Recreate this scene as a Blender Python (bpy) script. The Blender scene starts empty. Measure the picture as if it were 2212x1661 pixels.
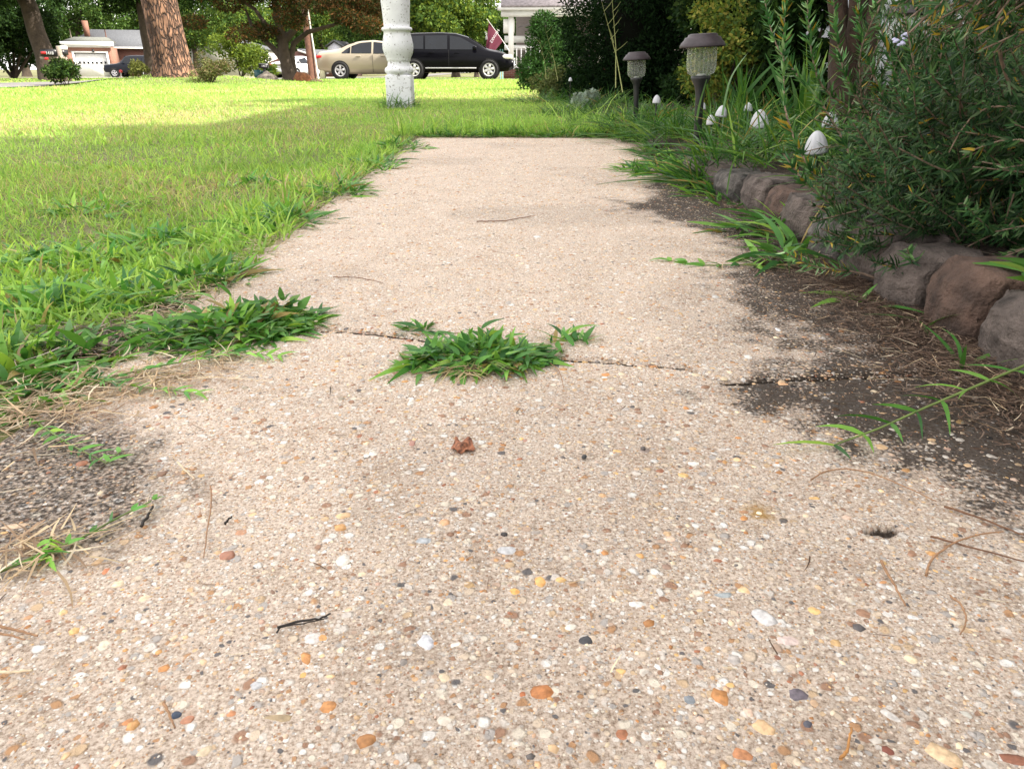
import bpy, math, random
import numpy as np
from mathutils import Vector, Matrix
random.seed(7); rng = np.random.default_rng(7)
S = bpy.context.scene
COL = S.collection
R = math.radians
# ------------------------------------------------------------------ camera
PITCH = R(23.47); H = 0.30; F = 1567.0
cd = bpy.data.cameras.new('camera'); cam = bpy.data.objects.new('camera', cd); COL.objects.link(cam)
cam.location = (0, 0, H); cam.rotation_euler = (R(90) - PITCH, 0, 0)
cd.sensor_width = 36; cd.lens = 36 * F / 2212; cd.clip_start = 0.02; cd.clip_end = 2000
S.camera = cam
# ------------------------------------------------------------------ light
EL = R(42); AZ = R(96)          # azimuth clockwise from +Y
sd = Vector((math.sin(AZ) * math.cos(EL), math.cos(AZ) * math.cos(EL), math.sin(EL)))
sl = bpy.data.lights.new('sun', 'SUN'); sl.energy = 4.2; sl.angle = R(1.0); sl.color = (1, .93, .82)
so = bpy.data.objects.new('sun', sl); COL.objects.link(so); so.rotation_euler = sd.to_track_quat('Z', 'Y').to_euler()
W = bpy.data.worlds.new('World'); S.world = W; W.use_nodes = True
nt = W.node_tree; bg = nt.nodes['Background']
sky = nt.nodes.new('ShaderNodeTexSky'); sky.sky_type = 'NISHITA'; sky.sun_disc = False
sky.sun_elevation = EL; sky.sun_rotation = AZ; sky.dust_density = 3.0; sky.air_density = 1.0; sky.ozone_density = 1.0
tc = nt.nodes.new('ShaderNodeTexCoord'); nz = nt.nodes.new('ShaderNodeTexNoise'); nz.inputs['Scale'].default_value = 2.2; nz.inputs['Detail'].default_value = 6
nt.links.new(tc.outputs['Generated'], nz.inputs['Vector'])
cr = nt.nodes.new('ShaderNodeValToRGB'); cr.color_ramp.elements[0].position = .33; cr.color_ramp.elements[1].position = .52
cr.color_ramp.elements[0].color = (.35, .35, .35, 1); cr.color_ramp.elements[1].color = (1, 1, 1, 1)
nt.links.new(nz.outputs['Fac'], cr.inputs['Fac'])
mx = nt.nodes.new('ShaderNodeMixRGB'); mx.inputs['Color2'].default_value = (6.6, 6.35, 6.15, 1)
nt.links.new(cr.outputs['Color'], mx.inputs['Fac']); nt.links.new(sky.outputs['Color'], mx.inputs['Color1'])
nt.links.new(mx.outputs['Color'], bg.inputs['Color']); bg.inputs['Strength'].default_value = 0.13
S.view_settings.view_transform = 'Standard'; S.view_settings.look = 'None'
S.view_settings.exposure = 1.55; S.view_settings.gamma = 1.0
S.render.engine = 'CYCLES'
S.cycles.max_bounces = 8; S.cycles.transparent_max_bounces = 12

# ------------------------------------------------------------------ pixel helpers (2212 x 1661 view of the photo)
def _ray(u, v):
    r = (u - 1106) / F; q = (830.5 - v) / F
    return r, math.cos(PITCH) + q * math.sin(PITCH), -math.sin(PITCH) + q * math.cos(PITCH)
def G(u, v, z=0.0):
    r, dy, dz = _ray(u, v); t = (z - H) / dz
    return np.array([r * t, dy * t, z])
def D(u, v, d):
    r, dy, dz = _ray(u, v); t = d / dy
    return np.array([r * t, d, H + dz * t])

# ------------------------------------------------------------------ mesh helpers
def build(name, V, Fs, mat=None, parent=None, col=None, smooth=False, mats=None, mi=None):
    """V (n,3); Fs: array (m,k) or list of such arrays -> ONE mesh object"""
    if isinstance(Fs, np.ndarray): Fs = [Fs]
    Fs = [np.asarray(f, dtype=np.int32) for f in Fs if len(f)]
    me = bpy.data.meshes.new(name); V = np.asarray(V, dtype=np.float32)
    me.vertices.add(len(V)); me.vertices.foreach_set('co', V.ravel())
    nl = sum(f.size for f in Fs); npoly = sum(len(f) for f in Fs)
    me.loops.add(nl); me.polygons.add(npoly)
    me.loops.foreach_set('vertex_index', np.concatenate([f.ravel() for f in Fs]))
    tot = np.concatenate([np.full(len(f), f.shape[1], dtype=np.int32) for f in Fs])
    st = np.concatenate([[0], np.cumsum(tot)[:-1]]).astype(np.int32)
    me.polygons.foreach_set('loop_start', st); me.polygons.foreach_set('loop_total', tot)
    if smooth: me.polygons.foreach_set('use_smooth', np.ones(npoly, dtype=bool))
    if mi is not None: me.polygons.foreach_set('material_index', np.asarray(mi, dtype=np.int32))
    if col is not None:
        a = me.color_attributes.new('col', 'FLOAT_COLOR', 'POINT')
        c = np.ones((len(V), 4), dtype=np.float32); c[:, :3] = col; a.data.foreach_set('color', c.ravel())
    me.update(calc_edges=True); me.validate()
    for m in (mats or ([mat] if mat else [])): me.materials.append(m)
    o = bpy.data.objects.new(name, me); COL.objects.link(o)
    if parent: o.parent = parent
    return o
class MB:
    def __init__(s): s.V = []; s.F = {}; s.n = 0
    def add(s, V, Fq):
        V = np.asarray(V, float)
        s.V.append(V)
        for f in Fq: s.F.setdefault(len(f), []).append([i + s.n for i in f])
        s.n += len(V); return s
    def box(s, c, size, rz=0, M=None):
        hx, hy, hz = [a / 2 for a in size]
        V = np.array([(x, y, z) for x in (-hx, hx) for y in (-hy, hy) for z in (-hz, hz)])
        if M is not None: V = V @ np.array(M).T
        if rz: c_, s_ = math.cos(rz), math.sin(rz); V = V @ np.array([[c_, s_, 0], [-s_, c_, 0], [0, 0, 1]])
        return s.add(V + np.array(c), [(0, 1, 3, 2), (4, 6, 7, 5), (0, 4, 5, 1), (2, 3, 7, 6), (0, 2, 6, 4), (1, 5, 7, 3)])
    def tube(s, P, r, n=8, cap=True):
        P = np.asarray(P, float); r = np.broadcast_to(np.asarray(r, float), (len(P),))
        T = np.gradient(P, axis=0); T /= np.linalg.norm(T, axis=1)[:, None] + 1e-12
        ref = np.array([0, 0, 1.]) if abs(T[0][2]) < .8 else np.array([1., 0, 0])
        V = []
        for i in range(len(P)):
            a = np.cross(T[i], ref); a /= np.linalg.norm(a) + 1e-12; b = np.cross(T[i], a)
            for k in range(n):
                t = 2 * math.pi * k / n; V.append(P[i] + r[i] * (math.cos(t) * a + math.sin(t) * b))
        Fq = [(i * n + k, i * n + (k + 1) % n, (i + 1) * n + (k + 1) % n, (i + 1) * n + k) for i in range(len(P) - 1) for k in range(n)]
        if cap: Fq += [tuple(range(n)), tuple(range((len(P) - 1) * n, len(P) * n))[::-1]]
        return s.add(V, Fq)
    def lathe(s, prof, c=(0, 0, 0), n=24, axis='z', flute=None):
        V = []
        for (r, z) in prof:
            for k in range(n):
                t = 2 * math.pi * k / n; rr = r * (1 + (flute(t) if flute else 0))
                p = (rr * math.cos(t), rr * math.sin(t), z)
                if axis == 'y': p = (p[0], z, p[1])
                if axis == 'x': p = (z, p[0], p[1])
                V.append(np.array(p) + c)
        m = len(prof)
        Fq = [(i * n + k, i * n + (k + 1) % n, (i + 1) * n + (k + 1) % n, (i + 1) * n + k) for i in range(m - 1) for k in range(n)]
        return s.add(V, Fq)
    def poly(s, pts, thick):
        """polygon pts (3d) extruded by vector thick"""
        n = len(pts); P = np.array(pts, float); V = np.vstack([P, P + np.array(thick)])
        Fq = [tuple(range(n))[::-1], tuple(range(n, 2 * n))] + [(i, (i + 1) % n, n + (i + 1) % n, n + i) for i in range(n)]
        return s.add(V, Fq)
    def obj(s, name, mat, parent=None, smooth=False, M=None):
        V = np.vstack(s.V)
        if M is not None: V = V @ np.array(M.to_3x3()).T + np.array(M.translation)
        return build(name, V, [np.array(f) for f in s.F.values()], mat, parent, smooth=smooth)
def tag(o, label=None, cat=None, group=None, kind=None):
    if label: o['label'] = label
    if cat: o['category'] = cat
    if group: o['group'] = group
    if kind: o['kind'] = kind
    return o
def thing(name, loc, label, cat, group=None, rz=0):
    o = bpy.data.objects.new(name, None); COL.objects.link(o); o.location = [float(a) for a in loc]; o.rotation_euler = (0, 0, rz)
    o.empty_display_size = .1
    return tag(o, label, cat, group)
def copy_tree(o, parent=None):
    c = o.copy(); COL.objects.link(c); c.parent = parent
    for ch in [x for x in bpy.data.objects if x.parent == o]: copy_tree(ch, c)
    return c

# ------------------------------------------------------------------ materials
def nodes(m):
    m.use_nodes = True; return m.node_tree, m.node_tree.nodes['Principled BSDF']
def mat(name, c, rough=.7, var=.12, scale=8.0, bump=0.0, bscale=None, metal=0.0, detail=5, c2=None, spec=.5, coat=0, bdist=.01):
    m = bpy.data.materials.new(name); t, b = nodes(m)
    tcn = t.nodes.new('ShaderNodeTexCoord'); n = t.nodes.new('ShaderNodeTexNoise'); n.inputs['Scale'].default_value = scale; n.inputs['Detail'].default_value = detail
    t.links.new(tcn.outputs['Object'], n.inputs['Vector'])
    r = t.nodes.new('ShaderNodeValToRGB'); r.color_ramp.elements[0].position = .3; r.color_ramp.elements[1].position = .7
    lo = [max(0, x * (1 - var)) for x in c]; hi = [min(1, x * (1 + var)) for x in (c2 or c)]
    r.color_ramp.elements[0].color = (*lo, 1); r.color_ramp.elements[1].color = (*hi, 1)
    t.links.new(n.outputs['Fac'], r.inputs['Fac']); t.links.new(r.outputs['Color'], b.inputs['Base Color'])
    b.inputs['Roughness'].default_value = rough; b.inputs['Metallic'].default_value = metal; b.inputs['Specular IOR Level'].default_value = spec
    b.inputs['Coat Weight'].default_value = coat
    if bump:
        n2 = t.nodes.new('ShaderNodeTexNoise'); n2.inputs['Scale'].default_value = bscale or scale * 4; n2.inputs['Detail'].default_value = 6
        t.links.new(tcn.outputs['Object'], n2.inputs['Vector'])
        bp = t.nodes.new('ShaderNodeBump'); bp.inputs['Strength'].default_value = bump; bp.inputs['Distance'].default_value = bdist
        t.links.new(n2.outputs['Fac'], bp.inputs['Height']); t.links.new(bp.outputs['Normal'], b.inputs['Normal'])
    return m
def leafmat(name, transl=.35, rough=.45, spec=.4, gain=1.0, nscale=30):
    m = bpy.data.materials.new(name); t, b = nodes(m)
    a = t.nodes.new('ShaderNodeAttribute'); a.attribute_name = 'col'
    tcn = t.nodes.new('ShaderNodeTexCoord'); n = t.nodes.new('ShaderNodeTexNoise'); n.inputs['Scale'].default_value = nscale
    t.links.new(tcn.outputs['Object'], n.inputs['Vector'])
    mr = t.nodes.new('ShaderNodeMapRange'); mr.inputs['To Min'].default_value = .72 * gain; mr.inputs['To Max'].default_value = 1.28 * gain; t.links.new(n.outputs['Fac'], mr.inputs['Value'])
    v = t.nodes.new('ShaderNodeVectorMath'); v.operation = 'SCALE'
    t.links.new(a.outputs['Color'], v.inputs[0]); t.links.new(mr.outputs['Result'], v.inputs['Scale'])
    t.links.new(v.outputs['Vector'], b.inputs['Base Color'])
    b.inputs['Roughness'].default_value = rough; b.inputs['Specular IOR Level'].default_value = spec
    tr = t.nodes.new('ShaderNodeBsdfTranslucent')
    v2 = t.nodes.new('ShaderNodeVectorMath'); v2.operation = 'MULTIPLY'; v2.inputs[1].default_value = (1.25, 1.2, .7)
    t.links.new(v.outputs['Vector'], v2.inputs[0]); t.links.new(v2.outputs['Vector'], tr.inputs['Color'])
    ms = t.nodes.new('ShaderNodeMixShader'); ms.inputs['Fac'].default_value = transl
    t.links.new(b.outputs['BSDF'], ms.inputs[1]); t.links.new(tr.outputs['BSDF'], ms.inputs[2])
    t.links.new(ms.outputs['Shader'], t.nodes['Material Output'].inputs['Surface'])
    return m
def brickmat(name, c1, c2, mortar, scale=1.0, axes='xz', bw=.21, bh=.075):
    m = bpy.data.materials.new(name); t, b = nodes(m)
    tcn = t.nodes.new('ShaderNodeTexCoord'); sx = t.nodes.new('ShaderNodeSeparateXYZ'); cx = t.nodes.new('ShaderNodeCombineXYZ')
    t.links.new(tcn.outputs['Object'], sx.inputs[0])
    ad = t.nodes.new('ShaderNodeMath'); t.links.new(sx.outputs['X'], ad.inputs[0]); t.links.new(sx.outputs['Y'], ad.inputs[1])
    t.links.new(ad.outputs[0], cx.inputs['X']); t.links.new(sx.outputs['Z'], cx.inputs['Y'])
    br = t.nodes.new('ShaderNodeTexBrick'); br.inputs['Scale'].default_value = scale
    br.inputs['Color1'].default_value = (*c1, 1); br.inputs['Color2'].default_value = (*c2, 1); br.inputs['Mortar'].default_value = (*mortar, 1)
    br.inputs['Brick Width'].default_value = bw; br.inputs['Row Height'].default_value = bh; br.inputs['Mortar Size'].default_value = .008
    t.links.new(cx.outputs[0], br.inputs['Vector']); t.links.new(br.outputs['Color'], b.inputs['Base Color']); b.inputs['Roughness'].default_value = .85
    return m
def shingle(name, c):
    m = mat(name, c, .9, .35, 9, .4, 40); return m
def vcolmat(name, rough=.6, spec=.5, gain=.15, nscale=900, bump=.3, bdist=.0006, bscale=700):
    m = bpy.data.materials.new(name); t, b = nodes(m)
    a = t.nodes.new('ShaderNodeAttribute'); a.attribute_name = 'col'
    tcn = t.nodes.new('ShaderNodeTexCoord'); n = t.nodes.new('ShaderNodeTexNoise'); n.inputs['Scale'].default_value = nscale; n.inputs['Detail'].default_value = 4
    t.links.new(tcn.outputs['Object'], n.inputs['Vector'])
    mr = t.nodes.new('ShaderNodeMapRange'); mr.inputs['From Min'].default_value = .3; mr.inputs['From Max'].default_value = .7
    mr.inputs['To Min'].default_value = 1 - gain; mr.inputs['To Max'].default_value = 1 + gain; t.links.new(n.outputs['Fac'], mr.inputs['Value'])
    v = t.nodes.new('ShaderNodeVectorMath'); v.operation = 'SCALE'
    t.links.new(a.outputs['Color'], v.inputs[0]); t.links.new(mr.outputs['Result'], v.inputs['Scale'])
    t.links.new(v.outputs['Vector'], b.inputs['Base Color']); b.inputs['Roughness'].default_value = rough; b.inputs['Specular IOR Level'].default_value = spec
    if bump:
        n2 = t.nodes.new('ShaderNodeTexNoise'); n2.inputs['Scale'].default_value = bscale; t.links.new(tcn.outputs['Object'], n2.inputs['Vector'])
        bp = t.nodes.new('ShaderNodeBump'); bp.inputs['Strength'].default_value = bump; bp.inputs['Distance'].default_value = bdist
        t.links.new(n2.outputs['Fac'], bp.inputs['Height']); t.links.new(bp.outputs['Normal'], b.inputs['Normal'])
    return m
M_leaf = leafmat('leaf_far', .28, .7, .06, 1, .8)
M_grass = leafmat('grass_blade', .42, .55, .15, 1, 25)
M_weed = leafmat('weed_leaf', .32, .42, .28, 1, 60)
M_needle = leafmat('rosemary_needle', .15, .5, .2, 1, 80)
M_dry = leafmat('dry_straw', .15, .7, .3, 1, 60)
M_bark = mat('bark', (.05, .036, .025), .95, .35, 6, .9, 18, bdist=.03)
M_stem = mat('green_stem', (.14, .2, .05), .6, .3, 60)
M_woody = mat('woody_stem', (.2, .14, .1), .85, .4, 120, .6, 400, bdist=.001)
M_white = mat('white_paint', (.78, .78, .76), .5, .06, 4)
M_whitetrim = mat('white_trim', (.8, .8, .8), .5, .03, 4)
M_glass = mat('dark_glass', (.006, .008, .012), .08, .2, 3, spec=.35)
M_black = mat('black_plastic', (.018, .018, .02), .45, .3, 60, .3, 300, bdist=.0005)
M_tyre = mat('tyre_rubber', (.005, .005, .006), .8, .2, 20)
M_rim = mat('wheel_silver', (.5, .5, .52), .35, .1, 20)
M_red = mat('red_lens', (.5, .02, .02), .25, .1, 20)
M_clear = mat('headlamp_lens', (.75, .74, .7), .15, .1, 20)
M_wood = mat('weathered_wood', (.24, .2, .16), .9, .3, 30, .5, 100, bdist=.003)

# ------------------------------------------------------------------ value noise (python side)
_perm = rng.random((64, 64))
def vnoise(x, y):
    x = np.asarray(x, float); y = np.asarray(y, float)
    xi = np.floor(x).astype(int); yi = np.floor(y).astype(int); fx = x - xi; fy = y - yi
    fx = fx * fx * (3 - 2 * fx); fy = fy * fy * (3 - 2 * fy)
    g = lambda a, b: _perm[a % 64, b % 64]
    return (g(xi, yi) * (1 - fx) + g(xi + 1, yi) * fx) * (1 - fy) + (g(xi, yi + 1) * (1 - fx) + g(xi + 1, yi + 1) * fx) * fy
def fbm(x, y, o=4):
    s = 0; a = .5; t = 0
    for i in range(o): s = s + a * vnoise(x * 2 ** i + 7.3 * i, y * 2 ** i + 3.1 * i); t += a; a *= .5
    return s / t
def sst(a, b, x): t = np.clip((np.asarray(x, float) - a) / (b - a), 0, 1); return t * t * (3 - 2 * t)

# ------------------------------------------------------------------ terrain
PINE = (-7.35, 17.2)
def tz(x, y):
    x = np.asarray(x, float); y = np.asarray(y, float)
    z = -.010 - .08 * np.clip((y - 12) / 21, 0, 1) - .30 * np.clip((y - 33) / 37, 0, 1)
    z = z + .012 * (fbm(x * .9, y * .9) - .5) * sst(.6, 1.6, np.abs(x)) 
    z = z + .22 * np.exp(-(((x - PINE[0]) / 1.9) ** 2 + ((y - PINE[1] - .6) / 1.9) ** 2))
    z = z + .06 * np.exp(-(((x + 6.4) / 1.6) ** 2 + ((y - 22) / 1.4) ** 2))
    return z
xs = np.concatenate([-np.geomspace(900, 14, 26), np.linspace(-13.5, 8, 110), np.geomspace(9, 900, 24)])
ys = np.concatenate([-np.geomspace(300, 6, 12), np.linspace(-5, 40, 150), np.geomspace(41, 1200, 36)])
X, Y = np.meshgrid(xs, ys); Z = tz(X, Y)
nx, ny = len(xs), len(ys)
def gridF(nx, ny):
    i = np.arange(nx - 1)[None, :] + np.arange(ny - 1)[:, None] * nx
    return np.stack([i, i + 1, i + nx + 1, i + nx], -1).reshape(-1, 4)
# ground material: soil and thatch under grass
gm = bpy.data.materials.new('lawn_soil'); t, b = nodes(gm)
tcn = t.nodes.new('ShaderNodeTexCoord')
def N(t, kind, **kw):
    n = t.nodes.new(kind)
    for k, v in kw.items():
        if k in n.inputs: n.inputs[k].default_value = v
        else: setattr(n, k, v)
    return n
n1 = N(t, 'ShaderNodeTexNoise', Scale=55.0, Detail=8.0); t.links.new(tcn.outputs['Object'], n1.inputs['Vector'])
r1 = t.nodes.new('ShaderNodeValToRGB'); r1.color_ramp.elements[0].position = .35; r1.color_ramp.elements[1].position = .65
r1.color_ramp.elements[0].color = (.05, .055, .018, 1); r1.color_ramp.elements[1].color = (.19, .2, .065, 1)
t.links.new(n1.outputs['Fac'], r1.inputs['Fac'])
n3 = N(t, 'ShaderNodeTexNoise', Scale=2.2, Detail=5.0); t.links.new(tcn.outputs['Object'], n3.inputs['Vector'])
r3 = t.nodes.new('ShaderNodeValToRGB'); r3.color_ramp.elements[0].position = .5; r3.color_ramp.elements[1].position = .75
mg = t.nodes.new('ShaderNodeMixRGB'); mg.inputs['Color2'].default_value = (.2, .15, .085, 1)
t.links.new(n3.outputs['Fac'], r3.inputs['Fac']); t.links.new(r3.outputs['Color'], mg.inputs['Fac']); t.links.new(r1.outputs['Color'], mg.inputs['Color1'])
t.links.new(mg.outputs['Color'], b.inputs['Base Color']); b.inputs['Roughness'].default_value = .95
bp = N(t, 'ShaderNodeBump', Strength=.8, Distance=.01); t.links.new(n1.outputs['Fac'], bp.inputs['Height']); t.links.new(bp.outputs['Normal'], b.inputs['Normal'])
g = build('ground', np.stack([X, Y, Z], -1).reshape(-1, 3), gridF(nx, ny), gm, smooth=True); tag(g, 'grassy ground of the front yards and street verge', kind='structure')
# street (runs away on the left), and the neighbour's drive
def ribbon(name, xl, xr, ys, dz, m, label):
    ys = np.array(ys, float); V = []
    n = 9
    for y in ys:
        for k in range(n):
            x = xl(y) + (xr(y) - xl(y)) * k / (n - 1); V.append((x, y, float(tz(x, y)) + dz))
    o = build(name, V, gridF(n, len(ys)), m, smooth=True); return tag(o, label, kind='structure')
M_asph = mat('asphalt', (.16, .15, .145), .9, .2, 3, .5, 150)
ribbon('road', lambda y: -12.7, lambda y: -8.75 , np.concatenate([np.linspace(-5, 60, 66), np.geomspace(62, 400, 12)]), .03, M_asph, 'pale grey street running past the front lawns')
M_drive = mat('old_concrete', (.3, .28, .25), .9, .2, 2, .5, 60)
dv = []
for y in np.linspace(31.6, 35.6, 5):
    for x in np.linspace(-8.6, 1.5, 12): dv.append((x, y, float(tz(x, y)) + .012))
tag(build('driveway', dv, gridF(12, 5), M_drive, smooth=True), 'neighbour\'s concrete driveway under the parked cars', kind='structure')
dv = []
for y in np.linspace(60, 74, 6):
    for x in np.linspace(-42, -13, 12): dv.append((x, y, float(tz(x, y)) + .02))
tag(build('driveway', dv, gridF(12, 6), M_drive, smooth=True), 'driveway in front of the brick garage across the street', kind='structure')

# ------------------------------------------------------------------ path of exposed aggregate
PL, PR = -.455, .615
def crack(x):
    xs_ = [-.5, -.21, -.12, .07, .19, .219, .345, .5, .65]; ys_ = [.88, .862, .838, .765, .737, .697, .714, .73, .73]
    return np.interp(x, xs_, ys_) + .004 * (vnoise(np.asarray(x) * 60, 3.3) - .5) + .003 * (vnoise(np.asarray(x) * 200, 1.3) - .5)
def stain(x, y):
    x = np.asarray(x, float); y = np.asarray(y, float)
    n = fbm(x * 9, y * 9, 5) - .5; n2 = fbm(x * 45 + 9, y * 45, 3) - .5
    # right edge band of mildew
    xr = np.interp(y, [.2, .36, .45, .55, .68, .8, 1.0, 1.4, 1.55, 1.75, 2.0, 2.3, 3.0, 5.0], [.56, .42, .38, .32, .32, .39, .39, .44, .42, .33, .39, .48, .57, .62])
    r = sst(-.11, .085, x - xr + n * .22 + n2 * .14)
    xl = np.interp(y, [.2, .36, .42, .5, .58, .66, .8, 6], [-.5, -.33, -.26, -.25, -.34, -.42, -.5, -.5])
    l = sst(-.05, .08, xl - x + n * .16 + n2 * .14)
    f = .24 * sst(.45, .7, fbm(x * 3 + 5, y * 3 + 2)) 
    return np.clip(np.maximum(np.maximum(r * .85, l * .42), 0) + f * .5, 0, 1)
HOLE = G(1905, 1147)
def relief(x, y):
    z = .0025 * (fbm(x * 30, y * 30) - .5) + .004 * (fbm(x * 5, y * 5) - .5)
    d = np.sqrt(((x - HOLE[0]) / .0105) ** 2 + ((y - HOLE[1]) / .0055) ** 2)
    return z - .012 * (1 - sst(.7, 1.15, d))
pm = bpy.data.materials.new('exposed_aggregate'); t, b = nodes(pm)
tcn = t.nodes.new('ShaderNodeTexCoord'); L = t.links.new
att = t.nodes.new('ShaderNodeAttribute'); att.attribute_name = 'col'; sep = t.nodes.new('ShaderNodeSeparateColor'); L(att.outputs['Color'], sep.inputs[0])
def ramp(t, els, interp='LINEAR'):
    r = t.nodes.new('ShaderNodeValToRGB'); cr = r.color_ramp; cr.interpolation = interp
    while len(cr.elements) < len(els): cr.elements.new(.5)
    for e, (p, c) in zip(cr.elements, els): e.position = p; e.color = (*c, 1)
    return r
fine = N(t, 'ShaderNodeTexNoise', Scale=420.0, Detail=7.0, Roughness=.75); L(tcn.outputs['Object'], fine.inputs['Vector'])
big = N(t, 'ShaderNodeTexNoise', Scale=14.0, Detail=6.0); L(tcn.outputs['Object'], big.inputs['Vector'])
mort = ramp(t, [(.33, (.17, .115, .075)), (.42, (.40, .31, .24)), (.53, (.65, .54, .45)), (.70, (.87, .775, .675))]); L(fine.outputs['Fac'], mort.inputs['Fac'])
med = N(t, 'ShaderNodeTexNoise', Scale=75.0, Detail=7.0, Roughness=.7); L(tcn.outputs['Object'], med.inputs['Vector']); bm_ = N(t, 'ShaderNodeMath', operation='MULTIPLY_ADD'); bm_.inputs[1].default_value = .55; L(med.outputs['Fac'], bm_.inputs[0]); bm2 = N(t, 'ShaderNodeMath', operation='MULTIPLY'); bm2.inputs[1].default_value = .45; L(big.outputs['Fac'], bm2.inputs[0]); L(bm2.outputs[0], bm_.inputs[2])
bt = ramp(t, [(.38, (.80, .76, .72)), (.48, (.97, .96, .95)), (.62, (1.08, 1.08, 1.08))]); L(bm_.outputs[0], bt.inputs['Fac'])
mm = t.nodes.new('ShaderNodeMixRGB'); mm.blend_type = 'MULTIPLY'; mm.inputs['Fac'].default_value = 1; L(mort.outputs['Color'], mm.inputs['Color1']); L(bt.outputs['Color'], mm.inputs['Color2'])
cur = mm.outputs['Color']; hsum = None
PAL = [(0, (.66, .48, .31)), (.10, (.52, .30, .16)), (.18, (.88, .84, .79)), (.33, (.74, .60, .46)), (.46, (.40, .24, .16)), (.53, (.76, .69, .62)), (.68, (.48, .44, .41)), (.77, (.84, .75, .62)), (.90, (.58, .42, .32)), (.96, (.16, .15, .15))]
for (sc, thr, soft) in ((620.0, .28, .1), (300.0, .20, .08), (150.0, .14, .06)):
    wob = N(t, 'ShaderNodeTexNoise', Scale=sc * .6, Detail=2.0); L(tcn.outputs['Object'], wob.inputs['Vector'])
    vm = t.nodes.new('ShaderNodeVectorMath'); vm.operation = 'MULTIPLY_ADD'; vm.inputs[1].default_value = (.8 / sc,) * 3
    L(wob.outputs['Color'], vm.inputs[0]); L(tcn.outputs['Object'], vm.inputs[2])
    vo = N(t, 'ShaderNodeTexVoronoi', Scale=sc, Randomness=1.0); L(vm.outputs[0], vo.inputs['Vector'])
    sc_ = t.nodes.new('ShaderNodeSeparateColor'); L(vo.outputs['Color'], sc_.inputs[0])
    pr = ramp(t, PAL, 'CONSTANT'); L(sc_.outputs['Red'], pr.inputs['Fac'])
    # distance-based body and random presence
    md = N(t, 'ShaderNodeMapRange'); md.inputs['From Min'].default_value = .62; md.inputs['From Max'].default_value = .42; L(vo.outputs['Distance'], md.inputs['Value'])
    th = N(t, 'ShaderNodeMath', operation='LESS_THAN'); th.inputs[1].default_value = thr; L(sc_.outputs['Green'], th.inputs[0])
    mu = N(t, 'ShaderNodeMath', operation='MULTIPLY'); L(md.outputs['Result'], mu.inputs[0]); L(th.outputs[0], mu.inputs[1])
    mi_ = t.nodes.new('ShaderNodeMixRGB'); L(mu.outputs[0], mi_.inputs['Fac']); L(cur, mi_.inputs['Color1']); L(pr.outputs['Color'], mi_.inputs['Color2'])
    cur = mi_.outputs['Color']
    hm = N(t, 'ShaderNodeMath', operation='MULTIPLY'); hm.inputs[1].default_value = 140.0 / sc; L(mu.outputs[0], hm.inputs[0])
    if hsum is None: hsum = hm.outputs[0]
    else:
        a_ = N(t, 'ShaderNodeMath', operation='ADD'); L(hsum, a_.inputs[0]); L(hm.outputs[0], a_.inputs[1]); hsum = a_.outputs[0]
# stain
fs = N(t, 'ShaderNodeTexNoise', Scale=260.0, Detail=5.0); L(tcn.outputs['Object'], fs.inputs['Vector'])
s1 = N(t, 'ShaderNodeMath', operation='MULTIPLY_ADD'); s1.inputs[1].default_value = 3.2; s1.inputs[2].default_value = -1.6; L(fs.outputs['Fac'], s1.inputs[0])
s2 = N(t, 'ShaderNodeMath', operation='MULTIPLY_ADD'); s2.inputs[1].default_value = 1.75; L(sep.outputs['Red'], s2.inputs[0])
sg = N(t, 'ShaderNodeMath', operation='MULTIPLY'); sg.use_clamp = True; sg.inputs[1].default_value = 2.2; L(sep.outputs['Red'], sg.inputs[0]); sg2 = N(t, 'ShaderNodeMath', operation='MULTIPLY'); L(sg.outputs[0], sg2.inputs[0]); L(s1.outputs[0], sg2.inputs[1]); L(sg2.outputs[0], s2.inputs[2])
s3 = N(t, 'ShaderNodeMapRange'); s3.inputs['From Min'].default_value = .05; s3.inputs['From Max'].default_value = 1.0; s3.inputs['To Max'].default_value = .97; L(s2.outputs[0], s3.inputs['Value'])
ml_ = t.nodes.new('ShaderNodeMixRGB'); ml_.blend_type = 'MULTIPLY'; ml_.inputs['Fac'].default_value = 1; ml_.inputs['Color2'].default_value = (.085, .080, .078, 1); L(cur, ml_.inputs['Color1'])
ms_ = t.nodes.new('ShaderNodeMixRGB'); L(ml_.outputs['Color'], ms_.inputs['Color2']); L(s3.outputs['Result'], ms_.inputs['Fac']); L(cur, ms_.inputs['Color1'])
mo = t.nodes.new('ShaderNodeMixRGB'); mo.inputs['Color2'].default_value = (.33, .18, .03, 1); L(sep.outputs['Green'], mo.inputs['Fac']); L(ms_.outputs['Color'], mo.inputs['Color1'])
L(mo.outputs['Color'], b.inputs['Base Color']); b.inputs['Roughness'].default_value = .85; b.inputs['Specular IOR Level'].default_value = .25
ha = N(t, 'ShaderNodeMath', operation='MULTIPLY_ADD'); ha.inputs[1].default_value = .9; L(fine.outputs['Fac'], ha.inputs[0]); L(hsum, ha.inputs[2])
bp = N(t, 'ShaderNodeBump', Strength=1.0, Distance=.0019); L(ha.outputs[0], bp.inputs['Height']); L(bp.outputs['Normal'], b.inputs['Normal'])
M_path = pm
M_peb = vcolmat('pebble', .55, .4, .28, 350, .5, .0005, 900)

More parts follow.
